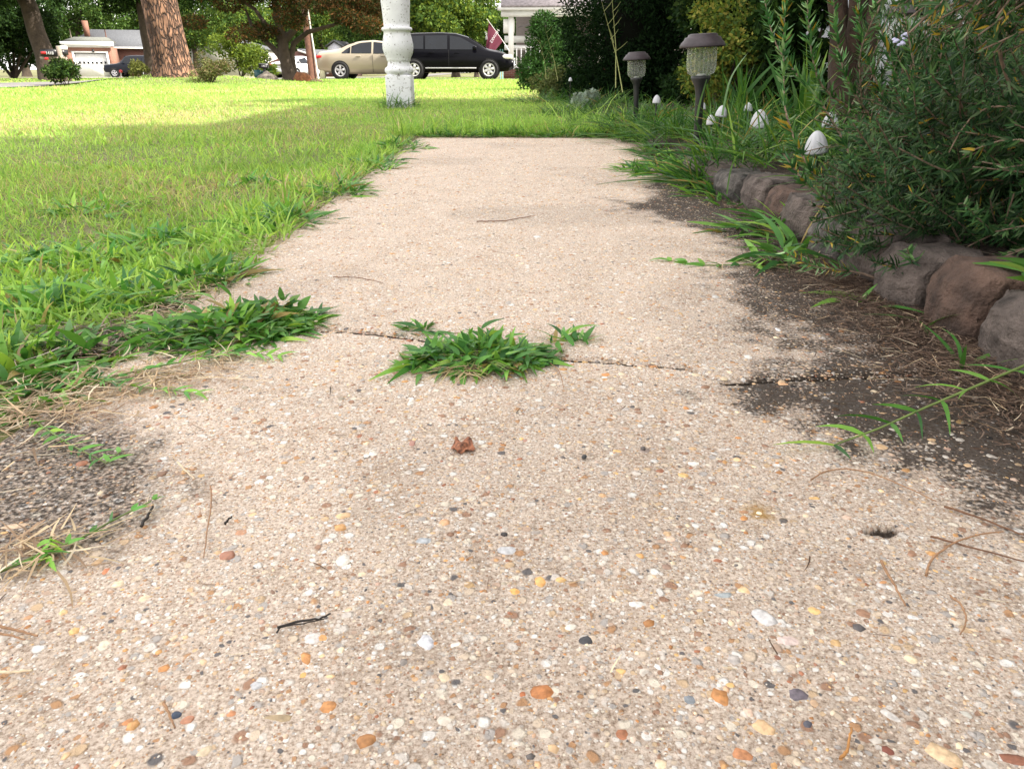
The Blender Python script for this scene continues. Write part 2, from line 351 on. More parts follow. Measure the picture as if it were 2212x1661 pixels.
def icos(sub):
    import bmesh
    bm = bmesh.new(); bmesh.ops.create_icosphere(bm, subdivisions=sub, radius=1); V = np.array([v.co[:] for v in bm.verts]); Fc = np.array([[v.index for v in f.verts] for f in bm.faces]); bm.free()
    keep = (V[Fc].mean(1)[:, 2] > -.25); Fc = Fc[keep]
    us = np.unique(Fc); mp = -np.ones(len(V), int); mp[us] = np.arange(len(us)); return V[us], mp[Fc]
PEB = np.array([(.47, .22, .08), (.55, .30, .12), (.62, .42, .24), (.34, .14, .075), (.72, .58, .40), (.64, .58, .51), (.60, .54, .47), (.44, .40, .37), (.10, .09, .09), (.28, .16, .10), (.60, .44, .34), (.66, .42, .18), (.35, .30, .22)])
PEBW = np.array([.13, .13, .12, .08, .13, .13, .08, .05, .025, .04, .07, .06, .03]); PEBW /= PEBW.sum()
def pebbles(xy, rad, sub, cols=None, asp=None, ang=None, lift=.0, flat=None):
    n = len(xy); V0, F0 = icos(sub); k = len(V0)
    asp = rng.uniform(.55, 1.0, n) if asp is None else asp; ang = rng.uniform(0, math.pi, n) if ang is None else ang
    flat = rng.uniform(.35, .6, n) if flat is None else flat
    j = rng.uniform(.82, 1.15, (n, k))
    V = V0[None] * j[..., None]
    # squarish silhouettes
    V[..., :2] = np.sign(V[..., :2]) * np.abs(V[..., :2]) ** rng.uniform(.75, 1.1, (n, 1, 1))
    V[..., 0] *= (rad)[:, None]; V[..., 1] *= (rad * asp)[:, None]; V[..., 2] *= (rad * asp * flat)[:, None]
    c, s = np.cos(ang)[:, None], np.sin(ang)[:, None]
    x = V[..., 0] * c - V[..., 1] * s + xy[:, :1]; y = V[..., 0] * s + V[..., 1] * c + xy[:, 1:2]
    z = V[..., 2] + (relief(xy[:, 0], xy[:, 1]) - rad * asp * flat * rng.uniform(.35, .8, n) + lift)[:, None]
    Vv = np.stack([x, y, z], -1).reshape(-1, 3)
    Fv = (F0[None] + (np.arange(n) * k)[:, None, None]).reshape(-1, 3)
    if cols is None:
        cols = PEB[rng.choice(len(PEB), n, p=PEBW)] * rng.uniform(.75, 1.2, (n, 1))
        mixf = rng.uniform(-.25, .6, (n, 1)).clip(0, 1) * (rad < .004)[:, None]; cols = cols * (1 - mixf) + np.array([.62, .54, .46]) * mixf
        st = stain(xy[:, 0], xy[:, 1])
        cols = cols * (1 - .5 * st[:, None] * rng.uniform(.6, 1.1, (n, 1)))
    return Vv, Fv, np.repeat(cols, k, axis=0)
SPEC = [(1172, 1497, 27, 17, .5, (.42, .17, .06)), (1128, 1502, 9, 8, 0, (.38, .13, .05)), (1603, 1628, 34, 24, -.5, (.42, .19, .09)), (1722, 1495, 25, 16, -.1, (.13, .11, .13)),
        (1922, 1540, 36, 20, -.9, (.62, .58, .54)), (1648, 1335, 33, 17, -1.0, (.66, .64, .63)), (1700, 1381, 36, 13, 0, (.58, .46, .42)), (2040, 1632, 36, 20, -.9, (.58, .42, .26)),
        (740, 1210, 22, 15, 0, (.8, .74, .66)), (1095, 1190, 30, 13, -.1, (.55, .55, .56)), (490, 1199, 17, 14, .6, (.36, .17, .11)), (522, 1150, 21, 10, 0, (.45, .24, .14)),
        (915, 1170, 27, 9, 0, (.36, .38, .4)), (675, 1378, 20, 17, .5, (.74, .68, .64)), (1418, 1437, 20, 7, -1.1, (.85, .85, .85)), (380, 1540, 12, 9, .3, (.04, .06, .1)),
        (1265, 1383, 20, 12, 0, (.05, .05, .055)), (1378, 1307, 22, 7, -.1, (.8, .77, .72)), (920, 1388, 20, 18, .4, (.66, .66, .7)), (603, 1553, 35, 13, .0, (.36, .27, .16)),
        (1013, 1265, 17, 12, -.6, (.42, .28, .14)), (1167, 1258, 13, 12, .4, (.68, .36, .13)), (1112, 1278, 14, 8, -.5, (.72, .38, .12)), (1615, 770, 13, 7, -.4, (.78, .74, .68)),
        (1972, 1333, 20, 9, -.3, (.78, .78, .76)), (1680, 712, 6, 5, 0, (.85, .85, .85)), (2160, 1190, 8, 12, 0, (.55, .46, .36)), (1905, 892, 20, 5, 0, (.46, .3, .17)),
        (1500, 1000, 16, 6, 0, (.8, .76, .7)), (1160, 512, 12, 4, 0, (.8, .8, .78)), (1392, 972, 12, 7, 0, (.28, .22, .19)), (960, 1130, 13, 9, 0, (.62, .36, .2)),
        (30, 1138, 30, 8, .3, (.55, .4, .27)), (230, 1232, 10, 12, .3, (.55, .2, .09)), (1745, 1560, 12, 7, .8, (.08, .08, .1)), (1490, 1512, 14, 17, 0, (.22, .24, .26)),
        (1680, 1415, 12, 10, 0, (.3, .14, .09)), (1920, 1620, 18, 12, -.6, (.18, .06, .04)), (2195, 1640, 35, 12, -.2, (.24, .1, .06)), (1440, 1225, 14, 9, 0, (.3, .2, .15)),
        (300, 1330, 12, 16, .2, (.66, .66, .66)), (655, 1460, 9, 11, .3, (.68, .38, .13)), (275, 1555, 15, 10, .5, (.5, .22, .09)), (405, 1550, 16, 10, .5, (.42, .2, .12)),
        (1345, 1590, 15, 13, 0, (.34, .14, .07)), (555, 1480, 14, 10, 0, (.52, .52, .53)), (960, 1560, 20, 14, .3, (.7, .62, .52)), (1230, 1352, 20, 12, .2, (.8, .74, .64)),
        (1850, 1505, 12, 8, .4, (.45, .3, .18)), (225, 1390, 18, 15, .0, (.78, .68, .52)), (500, 1540, 13, 9, .2, (.5, .22, .1)), (1605, 1105, 14, 4, 0, (.4, .22, .12)), (1545, 640, 9, 4, 0, (.6, .58, .55)),
        (1690, 830, 16, 6, 0, (.6, .36, .2)), (1340, 862, 11, 7, 0, (.85, .82, .78)), (1135, 950, 9, 7, 0, (.36, .2, .15)), (890, 955, 8, 8, 0, (.36, .19, .15)), (580, 930, 8, 7, 0, (.85, .85, .83)), (2090, 1545, 14, 16, .5, (.45, .43, .38)),
        (1560, 1285, 26, 9, .1, (.34, .37, .38))]
def slab(name, x0, x1, ya, yb, nx, ny, label, geo):
    xv = np.linspace(x0, x1, nx); V = []; 
    U, T = np.meshgrid(xv, np.linspace(0, 1, ny))
    y0 = ya(U); y1 = yb(U); Yv = y0 + (y1 - y0) * T
    edge = np.minimum(np.minimum(Yv - y0, y1 - Yv), np.minimum(U - x0, x1 - U))
    Zv = relief(U, Yv) - .004 * (1 - sst(0, .008, edge))
    V = np.stack([U, Yv, Zv], -1).reshape(-1, 3); Fq = gridF(nx, ny)
    st = stain(U, Yv); och = np.exp(-(((U - G(1640, 1108)[0]) / .012) ** 2 + ((Yv - G(1640, 1108)[1]) / .012) ** 2)) * .9 * (fbm(U * 160, Yv * 160) > .47)
    d = np.sqrt(((U - HOLE[0]) / .0105) ** 2 + ((Yv - HOLE[1]) / .0055) ** 2); st = np.maximum(st, 1.6 * (1 - sst(.6, 1.1, d)))
    # stain and ochre channels; slab sides go dark so the crack shows
    col = np.stack([np.clip(st, 0, 1.6), och, np.zeros_like(st)], -1).reshape(-1, 3)
    # skirt
    rim = np.concatenate([np.arange(nx), np.arange(1, ny) * nx + nx - 1, (ny - 1) * nx + np.arange(nx - 2, -1, -1), np.arange(ny - 2, 0, -1) * nx])
    n0 = len(V); SU = V[rim].copy(); SU[:, 2] -= .0012; SK = V[rim].copy(); SK[:, 2] = -.06; m = len(rim); V = np.vstack([V, SU, SK]); col = np.vstack([col, np.tile([1.9, 0, 0], (2 * m, 1))])
    k = np.arange(m); k2 = (k + 1) % m
    FS = np.vstack([np.stack([rim[k], n0 + k, n0 + k2, rim[k2]], -1), np.stack([n0 + k, n0 + m + k, n0 + m + k2, n0 + k2], -1)])
    Vs = [V]; Cs = [col]; quads = np.vstack([Fq, FS]); tris = []; off = len(V)
    for (pv, pf, pc) in geo: Vs.append(pv); Cs.append(pc); tris.append(pf + off); off += len(pv)
    tr = np.vstack(tris)
    mi = np.concatenate([np.zeros(len(quads), int), np.ones(len(tr), int)])
    o = build(name, np.vstack(Vs), [quads, tr], mats=[M_path, M_peb], mi=mi, col=np.vstack(Cs), smooth=True)
    return tag(o, label, kind='structure')
def scatter(n, x0, x1, y0, y1): return np.stack([rng.uniform(x0, x1, n), rng.uniform(y0, y1, n)], -1)
near, far = [], []
def put(xy, rad, sub, **k):
    c = crack(xy[:, 0]); m = (xy[:, 0] > PL + .008) & (xy[:, 0] < PR - .008) & (np.hypot((xy[:, 0] - HOLE[0]) / .014, (xy[:, 1] - HOLE[1]) / .008) > 1)
    for dst, mm_ in ((near, m & (xy[:, 1] < c - rad)), (far, m & (xy[:, 1] > c + rad) & (xy[:, 1] < 3.64))):
        if mm_.sum(): dst.append(pebbles(xy[mm_], rad[mm_], sub, **{a: b_[mm_] for a, b_ in k.items()}))
def lg(n, med, sg, lo, hi): return np.clip(np.exp(rng.normal(math.log(med), sg, n)), lo, hi)
n = 13000; put(scatter(n, PL, PR, .18, .75), lg(n, .00125, .5, .0006, .005), 1)
n = 800; put(scatter(n, PL, PR, .18, .75), lg(n, .0028, .38, .002, .006), 2)
n = 24000; put(scatter(n, PL, PR, .7, 1.7), lg(n, .0017, .42, .0009, .006), 1)
n = 26000; put(scatter(n, PL, PR, 1.7, 3.65), lg(n, .0026, .40, .0014, .007), 1)
sxy = []; srad = []; sasp = []; sang = []; scol = []
for (u, v, a, bb, an, c) in SPEC:
    p = G(u, v); dep = math.hypot(p[1], H) ; mpp = dep / F
    # undo foreshortening in depth
    fs_ = H / dep
    hw = a * mpp * .95; hd = bb * mpp / max(fs_, .25) * .9
    sxy.append(p[:2]); srad.append(max(hw, hd)); sasp.append(min(hw, hd) / max(hw, hd)); sang.append(an + (0 if hw >= hd else math.pi / 2)); scol.append(c)
put(np.array(sxy), np.array(srad), 2, cols=np.array(scol) * np.where(np.array(scol).min(1) > .5, .82, 1.0)[:, None], asp=np.array(sasp), ang=np.array(sang), flat=np.full(len(sxy), .35))
slab('path', PL, PR, lambda x: .12 + 0 * x, lambda x: crack(x) - .0026 - .002 * vnoise(x * 90, 2.2), 240, 170, 'near slab of the pebbled concrete walk', near)
slab('path', PL, PR, lambda x: crack(x) + .0030, lambda x: 3.66 + .02 * (vnoise(x * 8, 1.0) - .5), 200, 420, 'far slab of the pebbled concrete walk beyond the crack', far)

# ------------------------------------------------------------------ blade strips
def strips(P, d, bend, Ln, Wd, n=3, side=None, base=.6, tip=.06, fold=0.0, pw=2.2):
    P = np.asarray(P, float); N_ = len(P); t = np.linspace(0, 1, n + 1)
    d = d / (np.linalg.norm(d, axis=1)[:, None] + 1e-9)
    C = P[:, None] + Ln[:, None, None] * (d[:, None] * t[None, :, None] + bend[:, None] * (t ** 2)[None, :, None])
    if side is None:
        side = np.cross(d, np.array([0, 0, 1.])); side /= np.linalg.norm(side, axis=1)[:, None] + 1e-9
        rv = rng.normal(0, .5, (N_, 3)); rv -= d * (rv * d).sum(1)[:, None]; side = side + rv; side /= np.linalg.norm(side, axis=1)[:, None] + 1e-9
    w = np.minimum(1, base + (1 - base) * 4 * t) * (1 - t ** pw) + tip
    off = side[:, None] * (Wd[:, None] / 2 * w[None])[..., None]
    V = np.stack([C - off, C + off], 2).reshape(-1, 3)
    b0 = (np.arange(N_) * (n + 1) * 2)[:, None] + (np.arange(n) * 2)[None]
    Fq = np.stack([b0, b0 + 1, b0 + 3, b0 + 2], -1).reshape(-1, 4)
    return V, Fq, (n + 1) * 2
def cat(parts):
    Vs, Fs, Cs = [], [], []; o = 0
    for V, Fq, C in parts: Vs.append(V); Fs.append(Fq + o); Cs.append(C); o += len(V)
    return np.vstack(Vs), np.vstack(Fs), np.vstack(Cs)
def blades(x, y, z, h, w, cols, n=3, lean=.5, bendy=.5, az=None, low=None, base=.6):
    N_ = len(x); az = rng.uniform(0, 2 * math.pi, N_) if az is None else az
    le = np.abs(rng.normal(0, lean, N_)) if low is None else low
    d = np.stack([np.cos(az) * np.sin(le), np.sin(az) * np.sin(le), np.cos(le)], -1)
    bd = np.stack([np.cos(az), np.sin(az), -np.ones(N_) * .7], -1) * rng.uniform(.1, bendy, N_)[:, None]
    V, Fq, k = strips(np.stack([x, y, z], -1), d, bd, h, w, n, base=base)
    return V, Fq, np.repeat(cols, k, axis=0)
GR = np.array([(.21, .34, .075), (.16, .29, .06), (.29, .42, .10), (.12, .23, .055), (.36, .35, .17), (.42, .34, .20)])
def gcol(n, x, y, dry=.1, gain=1.0):
    nzv = fbm(x * .7 + 3, y * .7 + 8); n2 = fbm(x * 4, y * 4)
    base = np.where((rng.random(n) < .5)[:, None], GR[0], GR[1]); base = np.where((rng.random(n) < .3)[:, None], GR[2], base)
    base = base * (.75 + .6 * n2[:, None])
    pd = np.clip(dry + 1.9 * (nzv - .52) + .5 * (n2 - .55), .03, .7); isd = rng.random(n) < pd
    dcol = np.where((rng.random(n) < .5)[:, None], GR[4], GR[5]) 
    c = np.where(isd[:, None], dcol * rng.uniform(.6, 1.1, (n, 1)), base)
    return c * rng.uniform(.72, 1.28, (n, 1)) * gain * 1.36
def lawn_mask(x, y):
    inl = (x < -.385 - .11 * fbm(x * 2 + 3, y * 3.5) - .02 * fbm(x * 9, y * 22)) | (y > 3.70 + .05 * (fbm(x * 9, y * 2) - .5))
    inl &= ~((x > .62) & (y < 4.6)); inl &= ~((x > .9) & (y < 7)); inl &= ~((x > -12.9) & (x < -8.75))
    inl &= ~((y > 31.5) & (y < 35.7) & (x > -8.6))
    return inl
parts = []
def lawn(n, x0, x1, y0, y1, h, hs, w, seg, dry, lean=.55, extra=None, bendy=.6):
    x = rng.uniform(x0, x1, n); y = rng.uniform(y0, y1, n)
    if extra is not None: k = extra(x, y); x, y = x[k], y[k]
    k = lawn_mask(x, y); x, y = x[k], y[k]; m = len(x)
    hh = h * np.exp(rng.normal(0, hs, m)) * (.7 + .6 * fbm(x * 2.3, y * 2.3)); ww = w * rng.uniform(.7, 1.3, m)
    parts.append(blades(x, y, tz(x, y) - .003, hh, ww, gcol(m, x, y, dry), seg, lean, bendy))
bare = lambda x, y: (fbm(x * 6 + 2, y * 6 + 1) + .25 * sst(.5, 1.4, y) > .40) & ~((x > -.62) & (y < .74) & (fbm(x * 9, y * 9) < .62)) & ~((x > -.5) & (y > .62) & (y < 1.05) & (fbm(x * 12, y * 12) < .55))
lawn(16000, -1.25, -.42, .45, 1.3, .022, .35, .0022, 3, .10, .8, bare)
lawn(11000, -1.3, -.42, .5, 1.3, .036, .3, .0055, 4, .0, .7, bare)
lawn(46000, -2.6, -.42, 1.25, 2.6, .024, .35, .0024, 3, .16, .75)
lawn(8000, -2.6, -.42, 1.2, 2.6, .034, .3, .0048, 4, .0, .6, lambda x, y: fbm(x * 3 + 1, y * 3) > .46)
lawn(9000, -.62, -.36, .9, 3.7, .048, .3, .0052, 4, .02, .8, lambda x, y: fbm(x * 2 + 4, y * 3.2 + 1) > .50)
lawn(85000, -4.4, .6, 2.5, 5.2, .026, .35, .0030, 2, .17, .7)
lawn(9000, -4.0, .6, 2.4, 5.2, .045, .3, .006, 3, .0, .4, lambda x, y: fbm(x * 2.3 + 1, y * 2.3) > .56)
lawn(95000, -7.6, 1.1, 5.2, 9.5, .032, .35, .0050, 2, .14, .6)
lawn(75000, -9, 2.5, 9.5, 17, .038, .35, .009, 2, .12, .6)
lawn(60000, -9, 8, 17, 31.5, .042, .35, .017, 2, .10, .6)
lawn(14000, -24, -12.8, 15, 45, .05, .3, .03, 2, .1, .6)
lawn(9000, -9, 10, 35.8, 60, .05, .3, .03, 2, .1, .6)
V, Fq, C = cat(parts); parts.clear()
tag(build('lawn_grass', V, Fq, M_grass, col=C), 'short patchy lawn grass', kind='stuff')

# ------------------------------------------------------------------ weeds with broad blades
WG = np.array([(.07, .21, .04), (.11, .28, .05), (.18, .38, .06), (.05, .15, .045), (.28, .46, .07)])
def wcol(n, gain=1.0, yel=.0):
    c = WG[rng.choice(5, n, p=[.3, .3, .2, .12, .08])] * rng.uniform(.75, 1.25, (n, 1)) * gain
    if yel: k = rng.random(n) < yel; c[k] = np.array([.45, .38, .05]) * rng.uniform(.6, 1.1, (k.sum(), 1))
    return c
def clump(cx, cy, rx, ry, n, Ln, Wd, label, name='weed_clump', z=None, gain=1.0, low=(.5, 1.35), grp='crabgrass clumps along the walk', extra=None, stack=.012, category='weed'):
    a = rng.uniform(0, 2 * math.pi, n); r = np.sqrt(rng.random(n)); irr = .75 + .5 * vnoise(a * 1.3 + cx * 9, cy * 7)
    x = r * np.cos(a) * rx * irr; y = r * np.sin(a) * ry * irr
    az = a + rng.normal(0, 1.5, n); le = low[0] + (low[1] - low[0]) * np.clip(r + rng.normal(0, .3, n), 0, 1)
    zz = np.abs(rng.normal(0, 1, n)) * stack * (1.15 - r)
    hh = Ln * rng.uniform(.6, 1.25, n); ww = Wd * rng.uniform(.7, 1.2, n) * (.6 + .4 * hh / Ln)
    cc = wcol(n, gain); kb = rng.random(n) < .035; cc[kb] = np.array([.38, .28, .10]) * rng.uniform(.6, 1.1, (kb.sum(), 1))
    P = [blades(x, y, zz, hh, ww, cc, 6, az=az, low=le, bendy=.8, base=.3)]
    k = max(3, n // 14)                       # flattened stems running out of the crown
    a2 = rng.uniform(0, 2 * math.pi, k); z0 = np.zeros(k)
    P.append(blades(z0, z0, z0 + .004, np.full(k, max(rx, ry)) * rng.uniform(.5, 1.0, k), np.full(k, .0022), np.tile([.2, .26, .08], (k, 1)), 4, az=a2, low=np.full(k, 1.35), bendy=.15))
    if extra: P += extra
    V, Fq, C = cat(P)
    o = build(name, V, Fq, M_weed, col=C); o.location = (cx, cy, (tz(cx, cy) if z is None else z)); tag(o, label, category, grp); return o
c = G(1030, 770)
dry = []
m = 60; a = rng.uniform(math.pi * 1.05, math.pi * 1.95, m)
dry.append(blades(rng.normal(-.01, .01, m), rng.normal(-.03, .008, m), np.full(m, .003), rng.uniform(.02, .05, m), np.full(m, .0011), np.tile([.62, .48, .3], (m, 1)) * rng.uniform(.6, 1.1, (m, 1)), 3, az=a, low=rng.uniform(1.2, 1.55, m), bendy=.3))
clump(c[0] + .002, c[1] - .012, .078, .044, 420, .021, .0072, 'dense green weed tuft growing from the crack in the middle of the walk', z=.001, extra=dry, low=(.2, 1.3), stack=.014)
c = G(1225, 745); clump(c[0], c[1], .03, .018, 26, .026, .0065, 'small green sprig just right of the tuft in the crack', z=.001, low=(.3, 1.25), stack=.006)
c = G(905, 800); clump(c[0], c[1], .022, .015, 16, .027, .008, 'flat few-leaved sprig at the left foot of the tuft in the crack', z=.001, low=(1.1, 1.45), stack=.003)
c = G(905, 718); clump(c[0], c[1], .024, .014, 26, .02, .006, 'little sprig behind the left side of the tuft in the crack', z=.001, low=(.8, 1.4), stack=.004)
c = G(505, 712); clump(c[0], c[1], .12, .075, 760, .025, .0080, 'large dark green crabgrass mat spreading over the left edge of the walk by the crack', z=-.002, low=(.45, 1.3), stack=.014)
c = G(560, 690); clump(c[0] + .02, c[1], .035, .02, 26, .02, .011, 'reddish-topped leafy weed standing in the crabgrass mat', z=.012, low=(.3, .9), gain=.8, grp='leafy weeds')
c = G(440, 600); clump(c[0], c[1], .075, .055, 170, .045, .009, 'bright crabgrass tuft at the lawn edge left of the walk\'s bare notch', low=(.3, 1.25))
c = G(60, 780); clump(c[0], c[1], .11, .07, 210, .042, .011, 'broad-bladed grass tuft at the left edge of the picture in front of the straw', low=(.2, 1.1))
c = G(590, 478); clump(c[0] + .02, c[1], .11, .12, 220, .05, .009, 'spiky light green crabgrass clump leaning onto the walk midway along its left edge', low=(.4, 1.2))
c = G(700, 420); clump(c[0] + .03, c[1] + .05, .09, .18, 210, .052, .007, 'long-bladed grass fringe over the left edge of the walk past the spiky clump', low=(.4, 1.2))
c = G(800, 360); clump(c[0] + .02, c[1], .08, .25, 190, .055, .007, 'grass fringe overhanging the far left edge of the walk', low=(.4, 1.2))
c = G(880, 318); clump(c[0] - .03, c[1], .10, .20, 220, .065, .007, 'low grass fringe at the far left corner of the walk', low=(.4, 1.2))
for i, (u, v, rx, n_, lb) in enumerate([(330, 520, .09, 90, 'mid green weed rosette in the lawn straight left of the notch'), (150, 560, .12, 150, 'wide leafy weed patch in the near lawn by the left picture edge'),
        (260, 640, .09, 110, 'leafy weed patch in the lawn above the big crabgrass mat'), (90, 660, .10, 150, 'dense weed patch at the left picture edge above the broad-bladed tuft'),
        (210, 450, .10, 70, 'small weed rosette in the shaded lawn'), (560, 395, .1, 60, 'low weed rosette in the lawn behind the spiky clump')]):
    c = G(u, v); clump(c[0], c[1], rx, rx * .8, n_, .045, .009, lb, low=(.3, 1.1), gain=1.15, grp='leafy weeds in the lawn')
# fringe beyond the far end of the walk
for (x, n_, lb) in [(-.28, 130, 'low dark grass tuft behind the far left corner of the walk'), (-.02, 130, 'low grass tuft behind the middle of the walk\'s far end'), (.26, 150, 'ferny green tuft behind the right half of the walk\'s far end'), (.5, 140, 'dark green tuft at the far right corner of the walk')]:
    clump(x, 3.73, .18, .08, int(n_ * 1.8), .065, .008, lb, low=(.3, 1.1), grp='grass tufts behind the walk', gain=.9)
lawn(9000, -.6, 1.0, 3.68, 4.1, .062, .5, .005, 3, .05, .6)
V, Fq, C = cat(parts); parts.clear(); tag(build('grass_fringe', V, Fq, M_grass, col=C), 'unmown grass fringe behind the end of the walk', kind='stuff')
# right side weeds hanging out of the blocks
c = G(1640, 500); clump(c[0] + .05, c[1], .10, .10, 140, .095, .011, 'large arching crabgrass plant rooted at the foot of the blocks halfway along the walk', low=(.5, 1.35), gain=.9)
c = G(1660, 570); clump(c[0] + .04, c[1], .09, .05, 46, .055, .010, 'crabgrass lying flat on the stained concrete in front of the arching plant', low=(1.0, 1.45), gain=.95, z=.001)
c = G(1400, 368); clump(c[0] + .04, c[1], .14, .15, 230, .07, .011, 'crabgrass clump reaching onto the far right of the walk', low=(.5, 1.3))
c = G(1540, 395); clump(c[0] + .05, c[1], .13, .16, 210, .11, .010, 'tall arching grass clump in front of the first mushroom lights', low=(.3, 1.2))
c = G(1560, 440); clump(c[0] + .02, c[1], .05, .07, 36, .07, .011, 'small weed with drooping leaves at the near end of the tall clump', low=(.5, 1.3), gain=.9)
c = G(1875, 655); clump(c[0], c[1], .05, .03, 22, .06, .010, 'thistle-leaved weed growing from the straw at the foot of the blocks', low=(.5, 1.3), gain=.9, grp='leafy weeds by the blocks')
c = G(1990, 700); clump(c[0] + .01, c[1], .02, .015, 9, .06, .009, 'small toothed-leaf weed standing against the nearest blocks', low=(.1, .7), gain=.8, grp='leafy weeds by the blocks')
c = G(2075, 790); clump(c[0], c[1], .008, .006, 6, .065, .0045, 'thin two-bladed grass sprout against the nearest block', low=(.1, .7), gain=.8, grp='leafy weeds by the blocks')
c = G(2180, 760); clump(c[0] + .03, c[1], .035, .03, 16, .05, .022, 'broad-leaved weed at the right picture edge beside the nearest blocks', low=(.2, 1.0), z=.08, gain=.7, grp='leafy weeds by the blocks')
for (x_, y_, rr_, n_, L_, lb) in [(.60, 2.55, .10, 130, .10, 'thick grass tuft at the walk edge before the brick'), (.60, 2.95, .12, 150, .09, 'leafy tuft over the right edge of the walk\'s far part'), (.68, 3.35, .12, 150, .09, 'low green tuft at the right edge near the end of the walk'), (.55, 2.2, .08, 90, .11, 'grass tuft sprouting among the farthest blocks'),
        (.52, 1.95, .05, 60, .09, 'narrow grass tuft in front of the mauve-topped block')]:
    clump(x_, y_, rr_, rr_ * 1.6, n_, L_, .009, lb, low=(.3, 1.3), gain=.85, grp='grass along the right edge of the walk')
c = G(90, 860); clump(c[0], c[1], .07, .035, 70, .03, .006, 'thin pale grass mixed with straw at the left picture edge', low=(.5, 1.3), gain=1.2)
c = G(260, 815); clump(c[0], c[1], .08, .03, 60, .024, .004, 'sparse pale grass over the straw below the crabgrass mat', low=(.6, 1.4), gain=1.3)
c = G(1700, 540); clump(c[0] + .02, c[1], .07, .05, 40, .08, .010, 'long-leaved crabgrass drooping between the arching plant and the blocks', low=(.3, 1.2), gain=.9)
def runner(pts, label, leafL, leafW, name='grass_runner', rad=.0016, gain=1.0, step=.03, cat_='weed'):
    P = np.array(pts, float); seg = np.linalg.norm(np.diff(P, axis=0), axis=1); s = np.concatenate([[0], np.cumsum(seg)])
    tt = np.arange(0, s[-1], .006); Q = np.stack([np.interp(tt, s, P[:, i]) for i in range(3)], -1)
    o = thing(name, Q[0], label, cat_, 'grass runners on the walk')
    mb = MB(); mb.tube(Q - Q[0], np.linspace(rad, rad * .5, len(Q)), 6); mb.obj('stem', M_stem, o, True)
    k = np.arange(step * .5, s[-1], step); B = np.stack([np.interp(k, s, P[:, i]) for i in range(3)], -1) - Q[0]
    T = np.stack([np.interp(k + .004, s, P[:, i]) for i in range(3)], -1) - Q[0] - B; T /= np.linalg.norm(T, axis=1)[:, None] + 1e-9
    B = np.repeat(B, 2, 0); T = np.repeat(T, 2, 0); m = len(B)
    sd_ = np.cross(T, [0, 0, 1.]) * np.where(np.arange(m) % 2 == 0, 1, -1)[:, None]
    d = T * rng.uniform(.4, 1.0, (m, 1)) + sd_ * rng.uniform(.3, 1, (m, 1)) + np.array([0, 0, .35])
    bd = np.tile([0, 0, -.35], (m, 1)) * rng.uniform(.5, 1.3, (m, 1))
    V, Fq, kk = strips(B, d, bd, leafL * rng.uniform(.6, 1.15, m), np.full(m, leafW), 4)
    build('leaf', V, Fq, M_weed, o, col=np.repeat(wcol(m, gain), kk, axis=0)); return o
runner([G(2260, 770, .03), G(2130, 825, .02), G(2000, 880, .012), G(1900, 925, .006), G(1800, 962, .003)], 'long green grass runner lying across the stained concrete at the right', .055, .0042, gain=.9, step=.036)
runner([G(0, 1235, .003), G(90, 1195, .004), G(180, 1160, .004), G(250, 1120, .003), G(335, 1078, .006)], 'thin pale grass runner on the left edge of the walk', .014, .0035, rad=.001, gain=1.5, step=.016)
runner([G(60, 900, .004), G(150, 960, .004), G(230, 1000, .003), G(260, 975, .004)], 'short pale runner beside the stain on the left', .02, .004, rad=.001, gain=1.4, step=.014)
runner([G(110, 1160, .006), G(105, 1190, .004), G(100, 1210, .003)], 'small bright sprout on the pale runner', .018, .005, gain=1.6, rad=.001, step=.006)
runner([G(100, 850, .005), G(300, 800, .008), G(500, 760, .008), G(620, 770, .003)], 'pale runner in the straw below the crabgrass mat', .022, .004, rad=.001, gain=1.4, step=.012)
runner([G(120, 800, .008), G(260, 830, .006), G(430, 850, .003)], 'pale tangled runner at the edge of the straw', .02, .004, rad=.001, gain=1.4, step=.012)

runner([G(1700, 580, .004), G(1600, 572, .003), G(1520, 573, .003), G(1440, 562, .002)], 'single low runner with few leaves reaching onto the walk at the stain', .035, .009, gain=1.0, rad=.0012, step=.03)
# straw, pine needles, dry litter
def litter(n, fx, Ln, w, cols, name, label, z=.003, zs=.004, curl=.35):
    x, y = fx(n); n = len(x); a = rng.uniform(0, 2 * math.pi, n)
    d = np.stack([np.cos(a), np.sin(a), rng.normal(0, .08, n)], -1); b2 = rng.uniform(-curl, curl, n)
    bd = np.stack([-np.sin(a) * b2, np.cos(a) * b2, np.zeros(n)], -1)
    base = np.where(x > .55, .0, 0)
    V, Fq, k = strips(np.stack([x, y, z + np.abs(rng.normal(0, zs, n))], -1), d, bd, Ln * rng.uniform(.4, 1.3, n), np.full(n, w) * rng.uniform(.6, 1.4, n), 3, base=.9, tip=.3,
                      side=np.cross(d, np.array([0, 0, 1.])))
    c = np.array(cols)[rng.choice(len(cols), n)] * rng.uniform(.6, 1.2, (n, 1))
    return V, Fq, np.repeat(c, k, axis=0)
brown = [(.11, .068, .046), (.17, .11, .08), (.055, .038, .028), (.25, .18, .135)]
straw = [(.6, .47, .3), (.5, .36, .22), (.68, .58, .42), (.36, .24, .15)]
def f1(n):
    y = rng.uniform(.42, 1.25, n); x = .54 - np.abs(rng.normal(0, .075, n)) * sst(.35, .7, y) * (1.2 - .3 * y); k = (x > .2); return x[k], y[k]
def f1b(n):
    y = rng.uniform(1.1, 3.6, n); x = .54 - np.abs(rng.normal(0, .03, n)); return x, y
def f2(n): x = rng.uniform(PL, PR, n); y = rng.uniform(.25, 3.6, n); return x, y
pp = [litter(11000, f1, .017, .00095, brown, 0, 0), litter(2500, f1b, .022, .0011, brown, 0, 0), litter(420, f2, .016, .0006, brown + straw, 0, 0, .001, .001), litter(250, f1, .03, .0009, straw, 0, 0, .006)]
